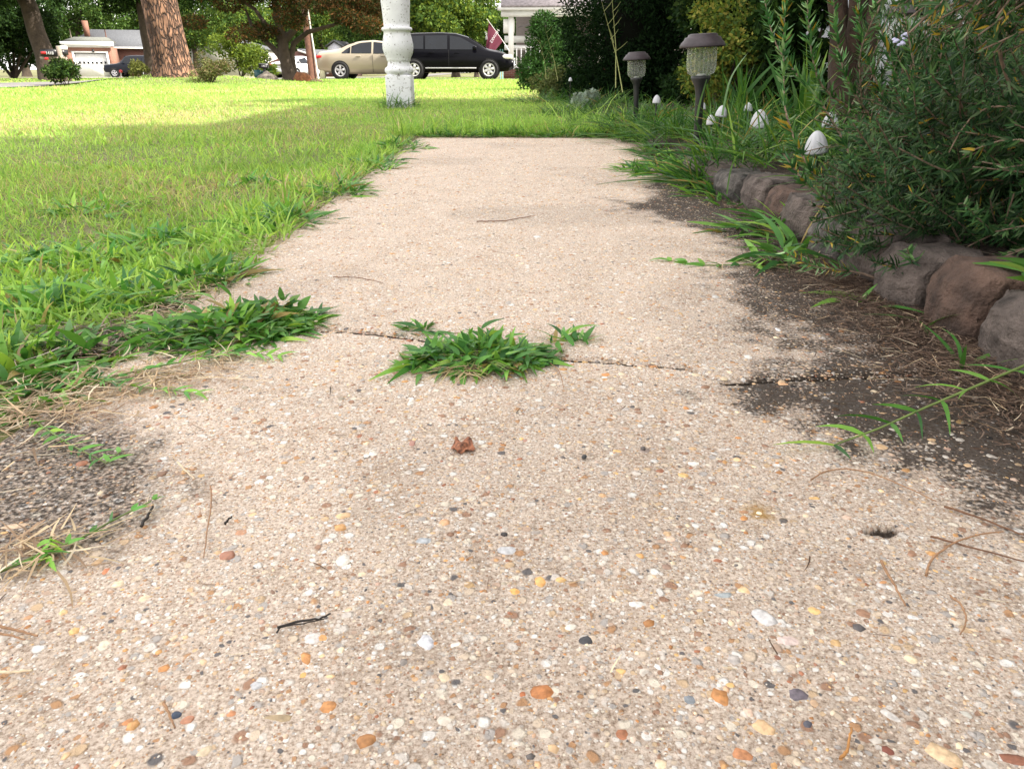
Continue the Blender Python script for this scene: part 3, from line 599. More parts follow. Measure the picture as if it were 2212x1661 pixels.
V, Fq, C = cat(pp); tag(build('pine_needle_litter', V, Fq, M_dry, col=C), 'brown dead needles heaped at the foot of the blocks', kind='stuff')
def f3(n):
    p = rng.uniform(.58, 1.1, n); x = PL + rng.normal(.0, .05, n) + .03 * (fbm(p * 9, p) - .5); return x, p
def f4(n):
    u = rng.random(n); a = G(0, 900); b_ = G(480, 790); x = a[0] + (b_[0] - a[0]) * u + rng.normal(0, .02, n); y = a[1] + (b_[1] - a[1]) * u + rng.normal(0, .03, n); return x, y
def f5(n): y = rng.uniform(.9, 3.7, n); return PL + rng.normal(-.005, .022, n), y
def f6(n): x = rng.uniform(-.6, .6, n); return x, 3.67 + rng.normal(0, .02, n)
def f7(n): y = rng.uniform(.3, .55, n); return PL + .03 + rng.normal(.0, .04, n), y
pp = [litter(420, f3, .03, .0010, straw, 0, 0, .001), litter(380, f4, .045, .0012, straw, 0, 0, .002), litter(2600, f5, .03, .0011, straw + brown[:2], 0, 0, .001), litter(900, f6, .05, .002, straw + brown, 0, 0, .0), litter(60, f7, .03, .0013, straw, 0, 0, .001)]
c0 = G(215, 735); n = 700
x = rng.normal(c0[0], .05, n); y = rng.normal(c0[1], .04, n); pp.append(litter(n, lambda k: (x, y), .04, .0014, brown + [(.4, .33, .3)], 0, 0, -.004, .006))
c0 = G(90, 1195); x2 = rng.normal(c0[0], .02, 90); y2 = rng.normal(c0[1], .012, 90); pp.append(litter(90, lambda k: (x2, y2), .035, .0012, straw, 0, 0, .002))
V, Fq, C = cat(pp); tag(build('dry_straw', V, Fq, M_dry, col=C), 'pale dry grass straw along the lawn edge', kind='stuff')

# ------------------------------------------------------------------ single things on the walk
def twig(pix, r, label, m, name='twig', grp='fallen twigs and needles on the walk', z=.002):
    P = np.array([G(u, v, z + .001 * random.random()) for u, v in pix]); s = np.linspace(0, 1, len(P)); q = np.linspace(0, 1, 14)
    Q = np.stack([np.interp(q, s, P[:, i]) for i in range(3)], -1)
    for _ in range(3): Q[1:-1] = (Q[:-2] + 2 * Q[1:-1] + Q[2:]) / 4
    Q += rng.normal(0, r * .25, Q.shape); Q[:, 2] += r
    mb = MB(); mb.tube(Q - Q[0], np.linspace(r, r * .6, 14), 7); o = mb.obj(name, m, None, True); o.location = Q[0]; return tag(o, label, 'twig', grp)
M_tw = mat('twig_brown', (.15, .075, .04), .8, .35, 300, .5, 900, bdist=.0004)
M_tw2 = mat('twig_black', (.02, .015, .012), .7, .4, 300, .5, 900, bdist=.0004)
M_tw3 = mat('twig_tan', (.3, .17, .09), .8, .3, 300, .5, 900, bdist=.0004)
twig([(1752, 1038), (1775, 1018), (1830, 1010), (1900, 1028), (1960, 1055), (2022, 1085)], .0007, 'long curved brown pine needle at the edge of the dark stain', M_tw3)
twig([(2000, 1245), (2005, 1215), (2040, 1185), (2090, 1160), (2165, 1150)], .0009, 'forked brown twig curving into the stain at the right', M_tw3)
twig([(1903, 1215), (1925, 1255), (1955, 1312)], .0010, 'short straight brown stick below the hole in the concrete', M_tw3)
twig([(1640, 1075), (1700, 1090), (2010, 1160), (2212, 1215)][2:], .0008, 'thin dark twig lying in the stain near the right picture edge', M_tw)
twig([(2040, 1095), (2130, 1125), (2215, 1160)], .0009, 'dark forked twig in the black stain', M_tw)
twig([(720, 600), (770, 600), (828, 612)], .0008, 'thin brown twig on the middle of the walk left of centre', M_tw)
twig([(1030, 480), (1090, 479), (1148, 468)], .0012, 'thin forked twig on the far part of the walk', M_tw)
twig([(1185, 783), (1208, 800), (1218, 838)], .0006, 'curved brown stem trailing from the tuft in the crack', M_tw3)
twig([(600, 1358), (640, 1345), (690, 1340), (714, 1328)], .0009, 'blackened twig lying on the near walk', M_tw2)
twig([(598, 1368), (606, 1354), (650, 1350), (700, 1338)], .0006, 'thin black strand under the blackened twig', M_tw2)
twig([(-20, 1350), (30, 1362), (82, 1376)], .0010, 'reddish needle entering from the left picture edge', M_tw3)
twig([(-20, 1368), (20, 1372), (55, 1385)], .0008, 'second reddish needle just below the first at the left picture edge', M_tw3)
twig([(-20, 1452), (30, 1453), (72, 1450)], .0010, 'pale straw stalk entering from the left picture edge', mat('twig_straw', (.62, .5, .34), .7, .2, 200))
twig([(455, 1050), (458, 1090), (448, 1145), (440, 1205)], .0006, 'faint tan needle pointing down the left of the walk', M_tw3)
twig([(355, 1520), (378, 1572)], .0008, 'tan stick fragment beside the navy pebble', M_tw3)
twig([(2052, 1288), (2080, 1310), (2088, 1345), (2075, 1372)], .0007, 'hooked reddish stem near the lower right', M_tw3)
twig([(1815, 1642), (1832, 1620), (1838, 1575)], .0009, 'orange forked cedar twig at the bottom edge', mat('twig_orange', (.42, .2, .06), .7, .3, 200))
twig([(485, 1135), (500, 1118)], .0010, 'tiny dark stick stub on the left of the walk', M_tw2)
twig([(305, 1140), (325, 1110), (330, 1095)], .0012, 'dark shrivelled leaf stem by the pale runner', M_tw2)
twig([(385, 1000), (400, 1018), (420, 1035)], .0009, 'pale forked straw beside the left stain', bpy.data.materials['twig_straw'])
# crumpled brown leaf
V = []; n = 11; c = G(1000, 970)
for j in range(n):
    for i in range(n):
        a, b_ = (i / (n - 1) - .5), (j / (n - 1) - .5); r_ = math.hypot(a, b_)
        sx = 1 - .35 * abs(b_) * 2
        z = .0045 + .004 * math.sin(7 * a + 2) * math.cos(6 * b_) + .012 * max(0, b_) * (1 - abs(a)) + random.uniform(-.0009, .0009)
        V.append((a * .021 * sx + random.uniform(-.0006, .0006), b_ * .017 + .002 * math.sin(9 * a), max(.0006, z * .62)))
dl = build('dried_leaf', V, gridF(n, n), mat('dry_leaf', (.10, .03, .014), .7, .5, 250, .9, 900, bdist=.001, c2=(.30, .12, .06)), smooth=True); dl.location = c; tag(dl, 'crumpled reddish-brown dead leaf in the middle of the walk', 'leaf')
md_ = dl.modifiers.new('thick', 'SOLIDIFY'); md_.thickness = .0004
def loose(u, v, r, c, label, z=.6):
    V0, F0 = icos(2); p = G(u, v); V_ = V0 * rng.uniform(.9, 1.1, (len(V0), 1)) * np.array([r, r * .75, r * .6])
    o = build('pebble', V_, F0, M_peb, col=np.tile(c, (len(V_), 1)), smooth=True); o.location = (p[0], p[1], r * .45); o.rotation_euler = (0, 0, random.random() * 3); tag(o, label, 'pebble', 'loose pebbles')
loose(1262, 990, .0030, (.04, .042, .045), 'loose black pebble right of the dead leaf')
loose(1389, 972, .0030, (.10, .085, .08), 'loose dark grey pebble upper right of the black one')
loose(1089, 1157, .0026, (.05, .045, .045), 'tiny black pebble in the middle of the near walk')

# ------------------------------------------------------------------ raised bed, edging blocks
bx0, bx1, by0, by1 = .585, 2.02, -1.2, 7.0
xs_ = np.linspace(bx0, bx1, 60); ys_ = np.linspace(by0, by1, 260); Xb, Yb = np.meshgrid(xs_, ys_)
def bedz(x, y): return .064 * (1 - .75 * sst(2.6, 4.2, y)) * sst(.57, .63, x) + .02 * (fbm(x * 6, y * 6) - .4) + .012 * (fbm(x * 25, y * 25) - .5) + .0
M_soil = mat('bed_mulch', (.018, .012, .009), .95, .6, 90, 1.0, 200, bdist=.012, c2=(.06, .04, .03))
tag(build('garden_soil', np.stack([Xb, Yb, bedz(Xb, Yb)], -1).reshape(-1, 3), gridF(60, 260), M_soil, smooth=True), 'dark mulch of the raised bed along the house', kind='structure')
def fb(n): x = rng.uniform(.6, 1.95, n); y = rng.uniform(.1, 4.5, n) ** 1.0; return x, y
x, y = fb(16000); Vv, Fv, Cv = litter(16000, lambda k: (x, y), .035, .0016, brown + [(.3, .25, .2)], 0, 0, .0, .004, .5)
Vv[:, 2] += np.repeat(bedz(x, y), 8); tag(build('mulch_litter', Vv, Fv, M_dry, col=Cv), 'brown needle mulch scattered over the bed', kind='stuff')
M_blk = [mat('edging_block_a', (.050, .040, .034), .95, .4, 30, 1.0, 240, c2=(.125, .10, .088), bdist=.005), mat('edging_block_b', (.045, .030, .024), .95, .4, 24, 1.0, 240, c2=(.115, .072, .054), bdist=.005), mat('edging_block_c', (.038, .036, .035), .95, .4, 34, 1.0, 240, c2=(.125, .112, .102), bdist=.005)]
def block(x0, y0, y1, hgt, mt, label, seed, tilt=0):
    rs = np.random.default_rng(seed); L_ = y1 - y0; nn = 13; mm_ = 9; V = []
    prof = []      # rounded, split-faced cap in the (depth, height) plane
    for k in range(nn):
        t_ = k / (nn - 1)
        prof.append(t_)
    dep = .11
    P2 = [(0, 0), (-.004, .25), (-.006, .5), (-.002, .75), (.006, .90), (.010, .97), (.016, .995), (.05, 1.0), (.09, 1.0), (dep, .97), (dep, .5), (dep, 0)]
    ys2 = np.array([0, .02, .08, .25, .42, .58, .75, .92, .98, 1.0])[[0, 1, 2, 3, 4, 6, 7, 8, 9]]
    for s_ in ys2:
        e = 1 - .09 * (2 * abs(s_ - .5)) ** 6
        bul = .006 * math.sin(math.pi * s_)
        for (a, b_) in P2:
            V.append((x0 + a + (.016 * (2 * abs(s_ - .5)) ** 5 if a < .05 else 0) - (bul if a < .05 else 0) + rs.normal(0, .0016), y0 + s_ * L_ + rs.normal(0, .0008) * (0 < s_ < 1), (b_ * hgt * e) + rs.normal(0, .0018) * (b_ > 0) - .005))
    k = len(P2); Fq = [(i * k + j, i * k + j + 1, (i + 1) * k + j + 1, (i + 1) * k + j) for i in range(8) for j in range(k - 1)]
    caps = [list(range(k))[::-1], list(range(8 * k, 9 * k))]
    c0 = np.array([x0 + .05, (y0 + y1) / 2, 0]); V = np.array(V) - c0
    if tilt: V[:, 0] += V[:, 2] * tilt
    o = build('edging_block', V, [np.array(Fq), np.array(caps)], mt, smooth=True); o.location = c0
    bv = o.modifiers.new('sub', 'SUBSURF'); bv.levels = 3; bv.render_levels = 3; bv.subdivision_type = 'SIMPLE'
    tx = bpy.data.textures.get('rough') or bpy.data.textures.new('rough', 'CLOUDS'); tx.noise_scale = .016; tx.noise_depth = 4
    dm = o.modifiers.new('disp', 'DISPLACE'); dm.texture = tx; dm.strength = .007; dm.texture_coords = 'GLOBAL'
    return tag(o, label, 'edging block', 'stone edging blocks along the bed')
yb = [.40, .535, .665, .80, .925, 1.05, 1.19, 1.33, 1.48, 1.64, 1.80, 1.98, 2.16, 2.35]
ordn = ['nearest block, cut by the right picture edge', 'second block from the camera, broad face with brown blotches', 'third block from the camera with a chipped grey top', 'fourth block from the camera, reddish and rounded',
        'fifth block from the camera under the rosemary tips', 'sixth block from the camera with a pale tan top', 'seventh block from the camera, dark face beside the crabgrass', 'eighth block from the camera with a pinkish top', 'ninth block from the camera behind the arching crabgrass',
        'tenth block from the camera with a flat mauve top', 'eleventh block from the camera, half covered by soil', 'twelfth block from the camera between weeds', 'thirteenth block from the camera, nearly hidden by grass']
for i in range(13):
    block(.540 + random.uniform(-.014, .014), yb[i] + .009, yb[i + 1] - .010, [.080, .094, .084, .09, .08, .086, .078, .085, .076, .08, .072, .072, .07][i], M_blk[[2, 1, 0, 1, 0, 0, 2, 0, 1, 0, 2, 0, 0][i]], ordn[i], i, random.uniform(-.08, .12))
block(.543, .268, .394, .082, M_blk[0], 'block just this side of the nearest visible one, outside the picture', 21, .05)
block(.536, .13, .262, .088, M_blk[1], 'block outside the picture beside the near corner of the walk', 22, -.04)
M_rbrick = mat('red_brick', (.38, .17, .11), .9, .25, 25, .5, 90, bdist=.002)
p = D(1342, 262, 3.85); mb = MB(); mb.box((0, 0, .035), (.085, .05, .085)); o = mb.obj('brick', M_rbrick); o.location = (p[0], 3.85, -.01); o.rotation_euler = (0, .08, .3)
bv = o.modifiers.new('bev', 'BEVEL'); bv.width = .008; bv.segments = 3; tag(o, 'weathered orange-red brick standing in the weeds beyond the walk', 'brick')
mb = MB(); mb.box((0, 0, .02), (.2, .09, .05)); o = mb.obj('brick', M_blk[1]); o.location = (p[0] + .16, 3.72, -.01); o.rotation_euler = (0, 0, .1)
bv = o.modifiers.new('bev', 'BEVEL'); bv.width = .008; bv.segments = 3; tag(o, 'dark brick lying right of the orange-red one', 'brick')

# bed weeds: grasses between the lamps
BW = [(.72, 2.05, .2, 170, .17, 'tall green grass clump around the stem of the near solar lamp'), (.85, 2.9, .3, 230, .16, 'tall grass clump behind the near solar lamp'), (.62, 2.95, .14, 150, .12, 'bushy weeds at the edge of the bed behind the lamp'), (.60, 2.12, .10, 110, .17, 'upright grass hiding the lower stake of the near solar lamp'), (.60, 3.45, .12, 130, .16, 'upright grass hiding the stake of the middle solar lamp'),
      (1.15, 2.3, .22, 180, .19, 'strappy dark green grass clump behind the rosemary sprays'), (.78, 1.65, .13, 60, .12, 'sparse grass around the biggest mushroom light'), (.66, 3.7, .22, 260, .15, 'weeds around the far solar lamp'),
      (.8, 4.4, .3, 240, .13, 'leafy weeds in front of the dark evergreen'), (.55, 4.5, .25, 240, .09, 'bright green weeds beyond the brick'), (1.1, 3.6, .3, 260, .2, 'tall weeds at the foot of the yellow-green azalea'), (.5, 5.6, .3, 240, .12, 'ferny weeds beside the silver plant'), (.95, 1.35, .12, 70, .1, 'grass tuft in the shade under the rosemary'),
      (.36, 4.15, .16, 170, .08, 'low bright weeds at the lawn corner left of the brick'), (.45, 7.6, .45, 260, .18, 'olive weeds at the end of the bed'), (.75, 6.4, .3, 220, .16, 'dense weeds under the dark evergreen')]
for (x, y, r_, n_, L_, lb) in BW:
    clump(x, y, r_, r_ * 1.1, int(n_ * 1.9), L_, .0055, lb, z=float(bedz(x, y)) if y < 6.9 and x > .6 else None, low=(.12, 1.05), gain=.6, grp='weeds in the garden bed', stack=.03)

# arching long blades in front of the lamps
def arch(pts, w, label):
    P = np.array([D(u, v, d) for u, v, d in pts]); s = np.linspace(0, 1, len(P)); q = np.linspace(0, 1, 16); Q = np.stack([np.interp(q, s, P[:, i]) for i in range(3)], -1)
    for _ in range(4): Q[1:-1] = (Q[:-2] + 2 * Q[1:-1] + Q[2:]) / 4
    T = np.gradient(Q, axis=0); sd_ = np.cross(T, [0, .4, 1.]); sd_ /= np.linalg.norm(sd_, axis=1)[:, None] + 1e-9
    ww = w / 2 * (1 - q ** 3 + .05)[:, None]; V = np.stack([Q - sd_ * ww, Q + sd_ * ww], 1).reshape(-1, 3) - Q[0]
    Fq = np.array([(2 * i, 2 * i + 1, 2 * i + 3, 2 * i + 2) for i in range(15)])
    o = build('tall_grass', V, Fq, M_weed, col=np.tile([.13, .25, .09], (32, 1))); o.location = Q[0]; tag(o, label, 'grass blade', 'long arching grass blades')
arch([(1588, 395, 2.0), (1590, 330, 2.02), (1615, 285, 2.05), (1680, 262, 2.1), (1760, 262, 2.1)], .0045, 'long blade arching right in front of the mushroom lights')
arch([(1525, 400, 2.2), (1600, 300, 2.15), (1660, 248, 2.1), (1720, 235, 2.1), (1800, 238, 2.1)], .0035, 'long blade curving over the white mushroom cap')
arch([(1330, 255, 2.5), (1400, 243, 2.4), (1500, 240, 2.3), (1600, 245, 2.2)], .003, 'nearly level long blade left of the near lamp')
arch([(1570, 420, 1.75), (1578, 350, 1.75), (1605, 318, 1.72), (1660, 322, 1.7), (1700, 340, 1.7), (1720, 360, 1.7)], .0035, 'blade hooping over the soil behind the blocks')
arch([(1418, 372, 2.2), (1380, 330, 2.2), (1330, 316, 2.15), (1245, 300, 2.1)], .003, 'thin seed stalk reaching left over the walk')
arch([(1420, 375, 2.2), (1400, 320, 2.2), (1330, 250, 2.25), (1300, 200, 2.3)], .0025, 'thin grass stalk crossing in front of the brick')
arch([(1505, 260, 2.3), (1512, 220, 2.3), (1522, 190, 2.3), (1530, 158, 2.3)], .007, 'upright bright blade in front of the near solar lamp')
arch([(1560, 250, 2.3), (1575, 170, 2.4), (1610, 120, 2.5), (1640, 90, 2.5)], .006, 'long upright blade right of the near solar lamp')

# ------------------------------------------------------------------ solar lamps
M_cap = mat('bronze_cap', (.030, .020, .025), .5, .25, 80, .4, 500, bdist=.0006)
gl = bpy.data.materials.new('ribbed_clear_plastic'); t, b = nodes(gl); b.inputs['Base Color'].default_value = (.85, .88, .82, 1); b.inputs['Roughness'].default_value = .12; b.inputs['Transmission Weight'].default_value = .2; b.inputs['IOR'].default_value = 1.4; b.inputs['Base Color'].default_value = (.5, .52, .48, 1)
trn = t.nodes.new('ShaderNodeBsdfTransparent'); trn.inputs['Color'].default_value = (.93, .95, .91, 1); mxs = t.nodes.new('ShaderNodeMixShader'); lw = t.nodes.new('ShaderNodeLayerWeight'); lw.inputs['Blend'].default_value = .35
mrr = N(t, 'ShaderNodeMapRange'); mrr.inputs['To Min'].default_value = .20; mrr.inputs['To Max'].default_value = .55; t.links.new(lw.outputs['Facing'], mrr.inputs['Value']); t.links.new(mrr.outputs['Result'], mxs.inputs['Fac']); t.links.new(trn.outputs[0], mxs.inputs[1]); t.links.new(b.outputs[0], mxs.inputs[2]); t.links.new(mxs.outputs[0], t.nodes['Material Output'].inputs['Surface'])
def solar(x, y, zc, sc, label, tilt):
    """zc: height of the cap's rim"""
    o = thing('solar_lamp', (x, y, float(bedz(x, y)) - .02 if x > .6 else -.01), label, 'garden lamp', 'solar path lamps'); z0 = zc - o.location.z
    r = .074 * sc
    mb = MB(); mb.lathe([(0, z0 + .036 * sc), (.04 * sc, z0 + .035 * sc), (.047 * sc, z0 + .033 * sc), (.050 * sc, z0 + .026 * sc), (.058 * sc, z0 + .024 * sc), (.062 * sc, z0 + .016 * sc), (.070 * sc, z0 + .008 * sc), (.0755 * sc, z0 - .002 * sc), (.074 * sc, z0 - .006 * sc), (.045 * sc, z0 + .002 * sc), (0, z0 + .002 * sc)], n=40); mb.obj('cap', M_cap, o, True)
    mb = MB(); n = 200
    mb.lathe([(.047 * sc, z0), (.048 * sc, z0 - .04 * sc), (.0475 * sc, z0 - .07 * sc), (.043 * sc, z0 - .085 * sc), (.026 * sc, z0 - .096 * sc), (0.0, z0 - .098 * sc)], n=n, flute=lambda t_: .03 * math.cos(t_ * 20)); mb.obj('lens', gl, o, True)
    mb = MB(); mb.lathe([(0, z0 - .088 * sc), (.012 * sc, z0 - .088 * sc), (.016 * sc, z0 - .094 * sc), (0, z0 - .094 * sc)], n=20); mb.obj('reflector', M_rim, o, True)
    mb = MB(); mb.lathe([(.0, z0 - .094 * sc), (.033 * sc, z0 - .095 * sc), (.032 * sc, z0 - .104 * sc), (.020 * sc, z0 - .125 * sc), (.0165 * sc, z0 - .14 * sc), (.0145 * sc, z0 - .16 * sc), (.0125 * sc, 0), (0, -.02)], n=24); mb.obj('stake', M_black, o, True)
    o.rotation_euler = (tilt[0], tilt[1], 0); return o
def place_u(u, v, y): return D(u, v, y)
p = D(1527, 98, 2.33); solar(p[0] + .004, 2.33, p[2], .87, 'large near solar lamp with bronze cap and ribbed clear lens, tilted left', (.02, -.05))
p = D(1378, 128, 3.72); solar(p[0] + .012, 3.72, p[2], .86, 'middle solar lamp half hidden by the azalea', (0, -.05))
p = D(1162, 122, 7.1); solar(.72, 8.1, D(1245, 128, 8.1)[2], .9, 'farthest small dark solar lamp by the evergreen', (0, .05))
p = D(1957, 30, 2.5); solar(p[0], 2.5, p[2], 1.0, 'solar lamp hidden in the rosemary, only its black stake showing', (0, 0.03))

# ------------------------------------------------------------------ mushroom lights
M_mush = mat('milky_plastic', (.47, .48, .51), .45, .05, 60, .15, 200, bdist=.001)
def mush(u, v, y, wpx, label, tilt=(0, 0)):
    p = D(u, v, y); w = wpx * y * .94 / F; r = w / 2
    zg = float(bedz(p[0], y)) if p[0] > .6 else -.005
    o = thing('mushroom_light', (p[0], y, zg), label, 'garden light', 'white mushroom garden lights'); z0 = p[2] - zg
    mb = MB(); hc = r * 1.9
    pr = [(0, hc)] + [(r * (1.01 * math.sin(a)) ** 1.15, hc * math.cos(a) ** 1.1) for a in np.linspace(.22, 1.42, 9)] + [(r, 0), (r * .94, -.001), (r * .9, hc * .1), (0, hc * .8)]
    mb.lathe([(a_, z_ + z0) for a_, z_ in pr], n=40, flute=lambda t_: .03 * math.cos(t_ * 11)); mb.obj('cap', M_mush, o, True)
    mb = MB(); mb.lathe([(r * .2, z0 + .01), (r * .16, z0 - .03), (r * .16, -.03)], n=12); mb.obj('stem', M_black, o, True)
    o.rotation_euler = (tilt[0], tilt[1], 0)
mush(1418, 223, 3.1, 17, 'small white mushroom light nearest the far solar lamp')
mush(1518, 236, 3.05, 14, 'tiny white mushroom light just left of the near lamp stake')
mush(1552, 252, 2.75, 24, 'white mushroom light partly behind grass right of the lamp stake', (0, .1))
mush(1543, 268, 2.55, 20, 'low white mushroom light tucked in the grass', (0, -.15))
mush(1616, 240, 3.0, 18, 'white mushroom light veiled by grass behind the tall blades')
mush(1643, 276, 2.28, 39, 'white mushroom light standing clear between grass and rosemary', (0, -.06))
mush(1792, 276, 2.2, 34, 'white mushroom light half hidden behind a rosemary stem')
mush(1770, 330, 1.72, 49, 'largest white mushroom light, nearest the blocks', (0, -.12))
mush(2012, 330, 1.75, 46, 'white mushroom light deep in the rosemary')
mush(1975, 352, 1.6, 36, 'lower white mushroom light deep in the rosemary', (0, .2))
mush(1232, 176, 6.0, 8, 'distant white mushroom light by the silver plant')

# ------------------------------------------------------------------ rosemary
RN = np.array([(.020, .060, .018), (.034, .088, .026), (.060, .120, .036), (.095, .145, .070), (.014, .042, .015)])
class Rose:
    def __init__(s): s.P = []; s.mb = MB(); s.n = 0
    def sprig(s, pts, r0=.0022, dens=480, nl=.024, nw=.0030, yel=.03, skip=0.0, gain=1.0, fine=False):
        P = np.array(pts, float); s_ = np.concatenate([[0], np.cumsum(np.linalg.norm(np.diff(P, axis=0), axis=1))]); L_ = s_[-1]
        q = np.linspace(0, L_, max(5, int(L_ / .02))); Q = np.stack([np.interp(q, s_, P[:, i]) for i in range(3)], -1)
        for _ in range(2): Q[1:-1] = (Q[:-2] + 2 * Q[1:-1] + Q[2:]) / 4
        s.mb.tube(Q, np.linspace(r0, .0009, len(Q)), 5, cap=False)
        n = int(dens * L_ * (1 - skip)); tt = rng.uniform(skip * L_, L_, n); B = np.stack([np.interp(tt, q, Q[:, i]) for i in range(3)], -1)
        T = np.stack([np.interp(np.minimum(tt + .01, L_), q, Q[:, i]) - np.interp(np.maximum(tt - .01, 0), q, Q[:, i]) for i in range(3)], -1); T /= np.linalg.norm(T, axis=1)[:, None] + 1e-9
        rv = rng.normal(0, 1, (n, 3)); rv -= T * (rv * T).sum(1)[:, None]; rv /= np.linalg.norm(rv, axis=1)[:, None] + 1e-9
        op = rng.uniform(.7, 1.0, n)[:, None]; d = T * (1.05 - op * .65) + rv * op
        ll = nl * rng.uniform(.6, 1.2, n) * (1 - .45 * (tt / L_) ** 6); bd = T * rng.uniform(-.05, .25, (n, 1)) - rv * .12
        side = np.cross(T, rv) + rng.normal(0, .25, (n, 3)); side -= d * (side * d).sum(1)[:, None] / (d * d).sum(1)[:, None]; side /= np.linalg.norm(side, axis=1)[:, None] + 1e-9
        V, Fq, k = strips(B, d, bd, ll, np.full(n, nw) * rng.uniform(.8, 1.2, n), 2, side=side, base=.8, tip=.15, pw=3)
        tipc = (tt / L_)[:, None] ** 2; c = RN[rng.choice(5, n, p=[.25, .3, .2, .1, .15])] * (1 + .5 * tipc) * rng.uniform(.8, 1.2, (n, 1)) * gain
        kk = rng.random(n) < yel; c[kk] = np.array([.46, .32, .04]) * rng.uniform(.6, 1.1, (kk.sum(), 1))
        s.P.append((V, Fq, np.repeat(c, k, axis=0)))
    def make(s, loc, label, group=None):
        loc = np.array(loc, float); o = thing('rosemary_bush', loc, label, 'shrub', group)
        V, Fq, C = cat(s.P); build('foliage', V - loc, Fq, M_needle, o, col=C)
        s.mb.V = [v - loc for v in s.mb.V]; s.mb.obj('stem', M_woody, o, True); return o
rb = Rose(); ctr = np.array([1.12, 1.42, .10])
def pd(*a): return [D(u, v, d) for u, v, d in a]
# left-side stems seen one by one, needle colour lightened to look lit
rb.sprig(pd((1900, 470, 1.30), (1864, 390, 1.33), (1815, 290, 1.38), (1762, 203, 1.42), (1700, 140, 1.45), (1667, 81, 1.48), (1648, -20, 1.5)), .003, 720, .027, .0040, yel=.05, gain=2.26)
rb.sprig(pd((1890, 500, 1.25), (1800, 440, 1.26), (1748, 365, 1.28), (1715, 300, 1.31), (1694, 244, 1.34), (1692, 135, 1.38), (1696, -20, 1.4)), .003, 720, .027, .0040, yel=.16, gain=2.17)
rb.sprig(pd((1830, 230, 1.45), (1770, 190, 1.45), (1752, 120, 1.46), (1745, 40, 1.47), (1744, -30, 1.48)), .0022, 720, .027, .0040, gain=2.36)
rb.sprig(pd((1880, 250, 1.4), (1840, 200, 1.4), (1815, 140, 1.41), (1805, 60, 1.42), (1798, -30, 1.43)), .0022, 720, .027, .0040, gain=2.36)
rb.sprig(pd((1930, 260, 1.4), (1895, 180, 1.42), (1862, 110, 1.43), (1856, 40, 1.44), (1852, -30, 1.44)), .0022, 720, .027, .0040, gain=2.36, yel=.05)
rb.sprig(pd((1990, 330, 1.3), (1960, 230, 1.35), (1930, 140, 1.38), (1900, 60, 1.4), (1890, 10, 1.4)), .0022, 720, .027, .0040, gain=2.09)
rb.sprig(pd((2030, 300, 1.3), (2010, 200, 1.33), (1975, 130, 1.35), (1960, 80, 1.36)), .0022, 720, .027, .0040, gain=1.99, yel=.08)
rb.sprig(pd((2080, 300, 1.3), (2075, 200, 1.3), (2070, 120, 1.3), (2060, 60, 1.3)), .0022, 720, .027, .0040, gain=1.99)
rb.sprig(pd((1960, 640, 1.02), (1900, 600, 1.04), (1830, 580, 1.06), (1770, 585, 1.05), (1720, 560, 1.04), (1695, 545, 1.03)), .0022, 760, .021, .0028, gain=1.99, yel=.1, skip=.35)
rb.sprig(pd((1900, 520, 1.2), (1800, 445, 1.22), (1740, 400, 1.22), (1690, 330, 1.24)), .003, 720, .027, .0040, yel=.12, gain=1.90)
# bare thick branch crossing
rb.mb.tube(np.array(pd((2260, 190, 1.15), (2180, 196, 1.2), (2050, 212, 1.3), (1985, 232, 1.36), (1940, 255, 1.4))), [.006, .006, .0055, .004, .003], 7)
acc = 0
while acc < 800:
    y = random.uniform(.92, 2.0); u = random.uniform(1740, 2460); vt = 85 + max(0, (2020 - u)) * 1.0; v = random.uniform(min(vt, 560), 610)
    e = D(u, v, y)
    if e[0] > 1.75 or e[2] < .035 or e[0] < .43 or (e[0] < .64 and e[2] < .05 + .08 * (e[0] > .52)): continue
    st = ctr + np.array([random.gauss(.08, .12), random.gauss(0, .15), random.uniform(.0, .12)]); d1 = e - st; dist = np.linalg.norm(d1); d1 /= dist; L_ = min(dist, random.uniform(.14, .30))
    st = e - (d1 + np.array([0, 0, random.uniform(.0, .7)])) * L_ * .8; st[2] = max(st[2], .05)
    mid = (st + e) / 2 + np.array([random.gauss(0, .014), random.gauss(0, .014), random.gauss(-.01, .012)])
    rb.sprig([st, mid, e], .0016, 450, .024, .0025, yel=.010, gain=random.uniform(.5, 1.15)); acc += 1
for i in range(150):          # tall upright sprays up to the top of the view
    y = random.uniform(1.25, 2.1); u = random.uniform(1925, 2400); v1 = random.uniform(-60, 120) + max(0, 1860 - u) * .5; e = D(u, v1, y)
    L_ = random.uniform(.14, .34); st = e + np.array([random.gauss(.03, .05), random.gauss(0, .05), -L_]); st[2] = max(st[2], .1)
    rb.sprig([st, (st + e) / 2 + np.array([random.gauss(0, .015), random.gauss(0, .015), 0]), e], .0017, 560, .024, .0026, yel=.015, gain=random.uniform(.7, 1.4))
for i in range(70):   # skirt hanging over the blocks
    y0 = random.uniform(.85, 1.5); st = np.array([random.uniform(.72, .85), y0, random.uniform(.12, .24)]); L_ = random.uniform(.12, .22)
    d1 = np.array([-1, random.gauss(-.1, .4), random.uniform(-.45, .3)]); d1 /= np.linalg.norm(d1); end = st + d1 * L_; end[2] = max(end[2] + random.uniform(-.02, .05), .035)
    if end[0] < .50: continue
    rb.sprig([st, (st + end) / 2 + [0, 0, .01], end], .0016, 460, .021, .0024, yel=.03)
rosem = rb.make((1.12, 1.42, .08), 'large dark rosemary bush spilling over the edging blocks at the right')
